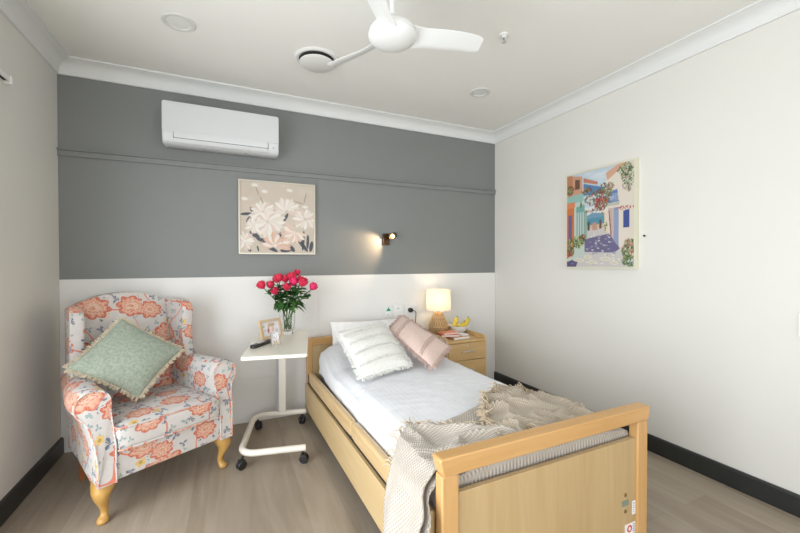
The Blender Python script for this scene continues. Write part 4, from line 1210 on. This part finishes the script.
# white cover: top, rounded edge, sides
def cover_h(x, y):
    z = 0.540 + 0.014 * (1 - ((x - 1.17) / 0.5) ** 2)
    z += 0.004 * nz(x, y, 3.0, 5) + 0.0025 * nz(x * 1.2, y * 3, 7.0, 9)
    lift = sstep(2.60, 2.98, y)
    z += 0.090 * lift * (1 - 0.35 * abs((x - 1.12) / 0.5) ** 3)
    return z
def cover(u, v):
    vv = max(0.0, (v - 0.04) / 0.96)
    foot = max(0.0, (0.04 - v) / 0.04)
    y = 1.152 + vv * (3.04 - 1.152)
    lo_l = interp(y, [(1.1, 0.415), (2.2, 0.405), (2.65, 0.405), (2.9, 0.41), (3.13, 0.42)])
    lo_r = 0.40
    headb = sstep(2.55, 3.0, y)
    s = u * 2 - 1
    XL, XR = 0.676 + 0.012 * headb, 1.650
    ax = abs(s)
    if ax <= 0.8:
        x = (XL + XR) / 2 + (XR - XL) / 2 * (s / 0.8) ; z = cover_h(x, y)
        e = sstep(0.62, 0.8, ax); z -= 0.030 * e * e
    else:
        k = (ax - 0.8) / 0.2
        xe = XL if s < 0 else XR
        ze = cover_h(xe, y) - 0.030; lo = lo_l if s < 0 else lo_r
        a = min(1, k * 2.2) * pi / 2
        sg = -1 if s < 0 else 1
        x = xe + sg * (0.016 * sin(a) + 0.010 * nz(y * 1.0, k, 5.0, 6) * k)
        z = ze - (ze - lo) * (k ** 1.15)
        z += (0.012 * nz(y, 0, 2.0, 7)) * k * (1 - headb * 0.5)
        if s < 0: x = max(x, 0.650)
    # soft creases running across near the left edge
    cr = nz(x * 2.2 + y * 1.3, y * 4.5 - x * 2.5, 9.0, 2.2)
    z += 0.006 * cr * sstep(1.3, 0.65, x)
    if foot > 0: y = 1.152 - 0.008 * min(1, foot * 3); z = z - (z - min(z, 0.42)) * foot
    return Vector((x, y, z))
bm = B(); grid(bm, cover, 90, 130, lambda u, v: (u * 1.25, v * 2.0))
o = obj('bed_cover', bm, 'duvet'); so = o.modifiers.new('thick', 'SOLIDIFY'); so.thickness = 0.010; so.offset = -1
tag(o, 'white ribbed cotton bed cover spread over the mattress of the care bed', 'bedspread')

# ivory tufted cushion
pad('throw_cushion', 'ivory tufted square cushion lying on the left side of the bed', 'cushion',
    [(0.745, 2.735, 0.785), (1.140, 2.810, 0.828), (1.160, 2.360, 0.598), (0.757, 2.235, 0.585)], 0.062, 'tuft', 'tuft', 0.026, pinch=0.03,
    ridges=lambda u, v: 0.004 * max(0, sin(v * 2 * pi * 4.5)) ** 2 + 0.003 * noise.noise(Vector((u * 22, v * 22, 1))), n=60, tufts=(0.17, 0.39, 0.61, 0.83))
pad('throw_cushion', 'blush pink oblong cushion with fringed ends leaning beside the ivory one', 'cushion',
    [(1.180, 2.80, 0.765), (1.365, 2.940, 0.850), (1.560, 2.490, 0.660), (1.255, 2.215, 0.602)], 0.056, 'pink', 'pink_fringe', 0.034, pinch=0.03,
    n=40, stitch=(0.22, 0.76), power=0.55)

# ------------------------------------------------------------------ throw blanket over the foot end
def bed_top(x): 
    return cover_h(min(max(x, 0.68), 1.64), 1.4) - 0.028 * sstep(1.42, 1.66, x) - 0.028 * sstep(0.92, 0.68, x)
def throw_path(s):
    """s in metres along the blanket from the left hem, over the bed, to the right hem -> (x, z)"""
    key = [(0, 0.584, 0.08), (0.15, 0.580, 0.23), (0.30, 0.582, 0.38), (0.36, 0.590, 0.440), (0.42, 0.612, 0.500), (0.49, 0.665, 0.552), (0.60, 0.76, None), (1.50, 1.66, None)]
    if s >= 0.60:
        x = 0.76 + (s - 0.60); 
        if x <= 1.655: return x, bed_top(x) + 0.014
        k = x - 1.655; return 1.655 + min(k, 0.022), bed_top(1.655) + 0.014 - max(0, k - 0.01)
    for a, b in zip(key, key[1:]):
        if s <= b[0]:
            t_ = (s - a[0]) / (b[0] - a[0]); z1 = b[2] if b[2] is not None else bed_top(0.76) + 0.014
            return a[1] + (b[1] - a[1]) * t_, a[2] + (z1 - a[2]) * t_
TH = thing('throw_blanket', 'oatmeal woven throw with yarn fringe draped over the foot of the bed', 'blanket', (1.10, 1.35, 0.55))
TO = Vector((1.10, 1.35, 0.55))
def throw_base(u, v):
    s = u * 1.62
    x, z = throw_path(s)
    ytop = interp(s, [(0, 1.24), (0.3, 1.26), (0.5, 1.33), (0.62, 1.42), (0.78, 1.50), (0.93, 1.55), (1.1, 1.60), (1.25, 1.66), (1.42, 1.60), (1.62, 1.36)])
    vv = max(0.0, (v - 0.08) / 0.92); foot = max(0.0, (0.08 - v) / 0.08)
    y0 = 1.131 - 0.070 * sstep(0.45, 0.37, s)
    y = y0 + (ytop - y0) * vv
    hang = sstep(0.5, 0.2, s)
    if foot > 0 and s > 0.5: z -= 0.17 * foot; y = y0 - 0.003 * foot
    fold = sin((v * 2.6 + 0.25 * sin(s * 5)) * pi) * 0.5 + 0.5
    x -= hang * 0.012 * fold
    top_ = sstep(0.45, 0.7, s)
    z += top_ * (0.010 * (nz(x, y, 1.0, 4.5) + 0.5) + 0.007 * abs(nz(x * 1.4, y * 3.0, 4.0, 4)))
    return Vector((x, y, z)) - TO
bm = B(); grid(bm, throw_base, 120, 40, lambda u, v: (u * 1.62, v * 0.45))
o = obj('lower_layer', bm, 'throw', TH); so = o.modifiers.new('t', 'SOLIDIFY'); so.thickness = 0.007; so.offset = 1
# folded-over upper layer (left flap with fringed edge)
def flap(u, v):
    s = 0.10 + u * 1.06
    x, z = throw_path(s)
    yt = interp(x, [(0.5, 1.30), (0.60, 1.36), (0.66, 1.43), (0.735, 1.495), (0.85, 1.40), (0.97, 1.29), (1.08, 1.20), (1.3, 1.14)])
    yb = 1.136 - 0.078 * sstep(0.45, 0.37, s)
    y = yb + (max(yt, 1.14) - yb) * v
    hang = sstep(0.5, 0.2, s)
    fold = sin((v * 3.2 + 0.15 + 0.35 * sin(s * 4)) * pi) * 0.5 + 0.5
    x -= hang * (0.018 + 0.032 * fold) + 0.010 * sstep(0.7, 0.4, s)
    top_ = sstep(0.40, 0.65, s)
    z += 0.022 + top_ * (0.030 * (1 - min(1, 2.2 * abs(nz(x * 1.6 + y * 1.6, y * 1.2 - x * 0.4, 8.0, 5.0)))) ** 2 + 0.012 * (nz(x, y, 6.0, 5) + 0.3) + 0.012 * exp_g(v, 0.9, 0.15))
    return Vector((x, y, z)) - TO
def exp_g(a, c_, w): return math.exp(-((a - c_) / w) ** 2)
bm = B(); grid(bm, flap, 90, 36, lambda u, v: (u * 1.06, v * 0.45))
o = obj('left_flap', bm, 'throw', TH); so = o.modifiers.new('t', 'SOLIDIFY'); so.thickness = 0.007; so.offset = 1
# rumpled upper fold at the right
FC = [(0.98, 1.20), (1.06, 1.42), (1.22, 1.62), (1.40, 1.72), (1.56, 1.62), (1.655, 1.42), (1.67, 1.22)]
def ridge(u, v):
    k = u * (len(FC) - 1); i = min(int(k), len(FC) - 2); f = k - i
    f = f * f * (3 - 2 * f) * 0.4 + f * 0.6
    ox, oy = FC[i][0] + (FC[i + 1][0] - FC[i][0]) * f, FC[i][1] + (FC[i + 1][1] - FC[i][1]) * f
    ix, iy = 1.16 + u * 0.36, 1.135 + 0.03 * sin(u * pi)
    x, y = ix + (ox - ix) * v, iy + (oy - iy) * v
    z = bed_top(min(x, 1.66)) + 0.030
    z += 0.035 * sin(pi * min(1, v ** 1.5)) * (0.6 + 0.4 * sin(u * pi)) + 0.030 * (1 - min(1, 2.4 * abs(nz(x * 1.1 - y * 0.8, y * 2.0 + x * 0.8, 2.2, 4.5)))) ** 2 + 0.012 * nz(x * 3, y, 5.0, 4)
    z += 0.016 * exp_g(v, 0.97, 0.06)
    return Vector((x, y, z)) - TO
bm = B(); grid(bm, ridge, 90, 40, lambda u, v: (u * 1.0, v * 0.5))
o = obj('right_fold', bm, 'throw2', TH); so = o.modifiers.new('t', 'SOLIDIFY'); so.thickness = 0.008; so.offset = -1
# fringes
bm = B(); rnd = random.Random(3)
def fr_strand(p, d, ln):
    d = Vector(d).normalized()
    k = Vector((rnd.gauss(0, .22), rnd.gauss(0, .22), rnd.gauss(0, .1)))
    e = (d + k).normalized(); z1 = p.z
    tube(bm, [p, p + e * ln * 0.5 + Vector((0, 0, 0.006)), p + (e + Vector(k) * 0.6).normalized() * ln + Vector((0, 0, -0.004))], [0.0032, 0.0030, 0.0022], 4)
for i in range(75):
    u = 0.28 + 0.63 * i / 74
    fr_strand(flap(u, 1.0) + Vector((0, 0, 0.003)), (-0.15 + 0.5 * (u - 0.3), 1.0, -0.05), rnd.uniform(0.045, 0.065))
for i in range(90):
    u = 0.10 + 0.72 * i / 89
    p = ridge(u, 0.97); q = ridge(u, 0.80)
    fr_strand(p + Vector((0, 0, 0.006)), (-(p - q).x - 0.03, -(p - q).y * 0.6, 0.0), rnd.uniform(0.05, 0.08))
    fr_strand(p + Vector((0, 0, 0.004)), ((p - q).x, (p - q).y, -0.01), rnd.uniform(0.02, 0.04))
obj('fringe', bm, 'throw_fr', TH)

# ------------------------------------------------------------------ nightstand
NX0, NX1, NY0, NY1 = 1.728, 2.153, 2.800, 3.285
NS = thing('nightstand', 'light oak three-drawer bedside cabinet with raised tray rim', 'nightstand', ((NX0 + NX1) / 2, (NY0 + NY1) / 2, 0))
def no(name, bm, mat, parent=NS, **kw):
    bm.transform(Matrix.Translation((-(NX0 + NX1) / 2, -(NY0 + NY1) / 2, 0))); return obj(name, bm, mat, parent, **kw)
bm = B()
sidep = [(NY0, 0.05), (NY0, 0.622), (NY0 + 0.012, 0.640), (NY0 + 0.05, 0.648), (NY1, 0.648), (NY1, 0.05)]
prism(bm, sidep, 'x', NX0, NX0 + 0.018); prism(bm, sidep, 'x', NX1 - 0.018, NX1)
box(bm, NX0 + 0.018, NX1 - 0.018, NY1 - 0.018, NY1, 0.05, 0.648); box(bm, NX0 + 0.018, NX1 - 0.018, NY0 + 0.02, NY1 - 0.018, 0.05, 0.08)
no('carcass', bm, 'oak_ns', bevel=0.003)
bm = B(); box(bm, NX0 + 0.018, NX1 - 0.018, NY0 + 0.002, NY1 - 0.018, 0.594, 0.612); no('top', bm, 'oak_ns', bevel=0.003)
zd = [(0.440, 0.590), (0.268, 0.436), (0.085, 0.264)]
for i, (z0, z1) in enumerate(zd):
    bm = B(); box(bm, NX0 + 0.021, NX1 - 0.021, NY0 - 0.003, NY0 + 0.30, z0, z1); dr = no('drawer', bm, 'oak_ns', bevel=0.003)
    xc, zc = (NX0 + NX1) / 2 + 0.005, (z0 + z1) / 2 + 0.005
    bm = B(); tube(bm, smoothpath([(xc - 0.062, NY0 - 0.002, zc - 0.004), (xc - 0.055, NY0 - 0.022, zc), (xc, NY0 - 0.030, zc + 0.005), (xc + 0.055, NY0 - 0.022, zc), (xc + 0.062, NY0 - 0.002, zc - 0.004)], 6), 0.006, 10)
    no('handle', bm, 'metal', dr)
    if i == 0:
        bm = B(); lathe(bm, [(0.011, 0), (0.011, 0.005), (0.004, 0.006), (0, 0.004)], 18, mtx=Matrix.Translation(((NX0 + NX1) / 2 + 0.0, NY0 - 0.003, z1 - 0.022)) @ Matrix.Rotation(radians(90), 4, 'X')); no('lock', bm, 'metal', dr)
for x in (NX0 + 0.05, NX1 - 0.05):
    for y in (NY0 + 0.05, NY1 - 0.06):
        bm = B(); lathe(bm, [(0.02, 0), (0.022, 0.02), (0.016, 0.05)], 14, c=(x, y, 0)); no('foot', bm, 'black')
NT = 0.6125
# lamp
LX, LY = 1.848, 3.145
LP = thing('table_lamp', 'lit table lamp with woven rattan diamond base and cream drum shade', 'lamp', (LX, LY, NT))
prof = [(0.055, 0.0), (0.058, 0.006), (0.093, 0.080), (0.090, 0.098), (0.034, 0.215), (0.022, 0.222), (0.0, 0.224)]
bm = B(); lathe(bm, prof, 40); obj('base', bm, 'rattan_dark', LP)
bm = B()
def rad(z): return interp(z, [(0, 0.057), (0.006, 0.059), (0.080, 0.095), (0.098, 0.092), (0.215, 0.036)])
for k in range(22):
    for s in (-1, 1):
        pts = []
        for i in range(17):
            z = 0.215 * i / 16; a = 2 * pi * k / 22 + s * i * 0.05; r = rad(z) + 0.0015
            pts.append((r * cos(a), r * sin(a), z + 0.003))
        tube(bm, pts, 0.0026, 5)
for z in (0.006, 0.085, 0.213):
    tube(bm, [((rad(z) + 0.002) * cos(a), (rad(z) + 0.002) * sin(a), z) for a in [2 * pi * k / 36 for k in range(37)]], 0.004, 6)
obj('lattice', bm, 'rattan', LP)
bm = B(); tube(bm, [(0, 0, 0.22), (0, 0, 0.285)], 0.009, 10); obj('neck', bm, 'brass', LP)
bm = B(); shell(bm, [(0.118, 0.240), (0.1145, 0.437), (0.1130, 0.437), (0.1165, 0.240)], 56); obj('lamp_shade', bm, 'shade', LP)
bm = B(); lathe(bm, [(0, 0.285), (0.016, 0.29), (0.029, 0.325), (0.022, 0.35), (0, 0.358)], 20); obj('bulb', bm, 'bulb', LP)
bm = B()
for a in (0, 2.09, 4.19): tube(bm, [(0.011 * cos(a), 0.011 * sin(a), 0.283), (0.1165 * cos(a), 0.1165 * sin(a), 0.252)], 0.0015, 6)
obj('shade_spider', bm, 'brass', LP)
bm = B(); tube(bm, smoothpath([(-0.055, 0.01, 0.008), (-0.075, 0.03, 0.02), (-0.095, 0.06, 0.035), (-0.090, 0.12, 0.046), (-0.085, 0.145, 0.046), (-0.085, 0.156, 0.02), (-0.085, 0.157, -0.2)], 6), 0.003, 7); obj('cord', bm, 'black', LP)

# books
def book(name, label, x, y, z, w, d, h, rz, cov_, group='paperbacks on the bedside cabinet'):
    t = thing(name, label, 'book', (x, y, z), rz, group=group)
    bm = B(); box(bm, -w / 2, w / 2, -d / 2, d / 2, 0, 0.0018); box(bm, -w / 2, w / 2, -d / 2, d / 2, h - 0.0018, h); box(bm, -w / 2, -w / 2 + 0.002, -d / 2, d / 2, 0, h)
    obj('cover', bm, cov_, t, bevel=0.0006)
    bm = B(); box(bm, -w / 2 + 0.002, w / 2 - 0.003, -d / 2 + 0.003, d / 2 - 0.003, 0.0018, h - 0.0018); obj('pages', bm, 'paper', t, smooth=False)
    return t
book('book', 'brown-covered book, widest one underneath the red paperback', 1.925, 2.935, NT, 0.19, 0.14, 0.022, radians(6), 'book_tan')
book('book', 'coral red paperback lying slanted on the brown book', 1.850, 2.960, NT + 0.0225, 0.165, 0.115, 0.018, radians(-16), 'book_red')
book('book', 'salmon paperback on top of the coral red one, against the lamp base', 1.850, 2.975, NT + 0.041, 0.165, 0.105, 0.014, radians(6), 'book_orange')
book('book', 'white booklet on the cabinet in front of the fruit bowl', 1.985, 2.945, NT + 0.0225, 0.085, 0.10, 0.010, radians(10), 'ceramic')
# bowl and bananas
BWX, BWY = 2.06, 3.12
t = thing('fruit_bowl', 'white ceramic fruit bowl behind the books on the bedside cabinet', 'bowl', (BWX, BWY, NT))
bm = B(); shell(bm, [(0.0005, 0), (0.038, 0), (0.042, 0.006), (0.082, 0.040), (0.102, 0.080), (0.0985, 0.081), (0.077, 0.044), (0.035, 0.012), (0.0005, 0.011)], 40); obj('bowl', bm, 'ceramic', t)
def banana(label, pts, r):
    b0 = Vector(pts[0]); t = thing('banana', label, 'banana', tuple(b0), group='bananas in the fruit bowl')
    path = [p - b0 for p in smoothpath([Vector(p) for p in pts], 7)]; n = len(path)
    rr = [r * max(0.22, min(1, 5 * i / n, 4.0 * (n - 1 - i) / n + 0.22)) for i in range(n)]
    bm = B(); tube(bm, path, rr, 6); obj('peel', bm, 'banana', t, subsurf=1)
    bm = B(); tube(bm, [path[-2], path[-1] + (path[-1] - path[-3]).normalized() * 0.012], r * 0.26, 6); obj('stalk', bm, 'banana_tip', t)
bz = NT + 0.004
banana('left banana in the bowl, its stalk pointing up beside the lamp', [(BWX - 0.080, BWY - 0.035, bz + 0.070), (BWX - 0.065, BWY - 0.03, bz + 0.085), (BWX - 0.035, BWY - 0.01, bz + 0.12), (BWX - 0.015, BWY + 0.0, bz + 0.158)], 0.026)
banana('front banana in the bowl, curving up to the right', [(BWX - 0.045, BWY - 0.045, bz + 0.088), (BWX + 0.005, BWY - 0.050, bz + 0.078), (BWX + 0.055, BWY - 0.045, bz + 0.092), (BWX + 0.095, BWY - 0.03, bz + 0.128), (BWX + 0.102, BWY - 0.02, bz + 0.145)], 0.024)
banana('middle banana lying low in the bowl behind the front one', [(BWX - 0.045, BWY + 0.005, bz + 0.070), (BWX + 0.0, BWY + 0.01, bz + 0.060), (BWX + 0.045, BWY + 0.01, bz + 0.075), (BWX + 0.075, BWY + 0.01, bz + 0.105)], 0.020)

# ------------------------------------------------------------------ outside ground seen through the glazing
bm = B(); box(bm, -8, L - T, -7, 7, -0.2, -0.12); structure('ground_outside', bm, 'ext_ground', smooth=False)

# ------------------------------------------------------------------ lights
def area(name, loc, rot, sx, sy, power, col, spread=180):
    l = bpy.data.lights.new(name, 'AREA'); l.shape = 'RECTANGLE'; l.size = sx; l.size_y = sy; l.energy = power; l.color = col
    l.spread = radians(spread)
    o = bpy.data.objects.new(name, l); COL.objects.link(o); o.location = loc; o.rotation_euler = rot
    return o
area('daylight_side', (L - 0.30, (WY0 + WY1) / 2, (WZ0 + WZ1) / 2), (0, radians(-90), 0), WZ1 - WZ0, WY1 - WY0, 96, (0.93, 0.97, 1.0))
area('daylight_rear', ((FX0 + FX1) / 2, FRONT - 0.30, (FZ0 + FZ1) / 2), (radians(90), 0, 0), FX1 - FX0, FZ1 - FZ0, 44, (0.97, 0.98, 1.0))
l = bpy.data.lights.new('table_lamp_glow', 'POINT'); l.energy = 1.6; l.color = (1.0, 0.80, 0.56); l.shadow_soft_size = 0.03
o = bpy.data.objects.new('table_lamp_glow', l); COL.objects.link(o); o.location = (LX, LY, NT + 0.345)
l = bpy.data.lights.new('spot_glow', 'SPOT'); l.energy = 9.0; l.color = (1.0, 0.68, 0.40); l.shadow_soft_size = 0.012; l.spot_size = radians(95); l.spot_blend = 0.8
o = bpy.data.objects.new('spot_glow', l); COL.objects.link(o)
hp = Vector((1.375, D, 1.53)) + sp + sd * 0.045
o.location = hp; o.rotation_euler = (Vector((1.10, D, 1.40)) - hp).to_track_quat('-Z', 'Y').to_euler()

w = bpy.data.worlds.new('world'); SC.world = w; w.use_nodes = True
bg = w.node_tree.nodes['Background']; bg.inputs[0].default_value = (0.80, 0.90, 1.0, 1); bg.inputs[1].default_value = 1.2

# ------------------------------------------------------------------ camera
f_px, yaw, pitch, roll, hcam = 376.806, 0.42986, 0.010959, -0.0019025, 1.31128
fw_ = Vector((sin(yaw) * cos(pitch), cos(yaw) * cos(pitch), -sin(pitch)))
r_ = Vector((cos(yaw), -sin(yaw), 0)); u_ = r_.cross(fw_)
r2 = r_ * cos(roll) + u_ * sin(roll); u2 = -r_ * sin(roll) + u_ * cos(roll)
cam = bpy.data.cameras.new('camera'); cam.sensor_width = 36.0; cam.lens = f_px / 800 * 36.0; cam.clip_start = 0.01
co = bpy.data.objects.new('camera', cam); COL.objects.link(co)
m = Matrix((( r2.x, u2.x, -fw_.x, 0), (r2.y, u2.y, -fw_.y, 0), (r2.z, u2.z, -fw_.z, hcam), (0, 0, 0, 1)))
co.matrix_world = m
SC.camera = co
SC.view_settings.view_transform = 'Standard'; SC.view_settings.look = 'None'
SC.view_settings.exposure = 0.38; SC.view_settings.gamma = 1.0; SC.view_settings.use_curve_mapping = False
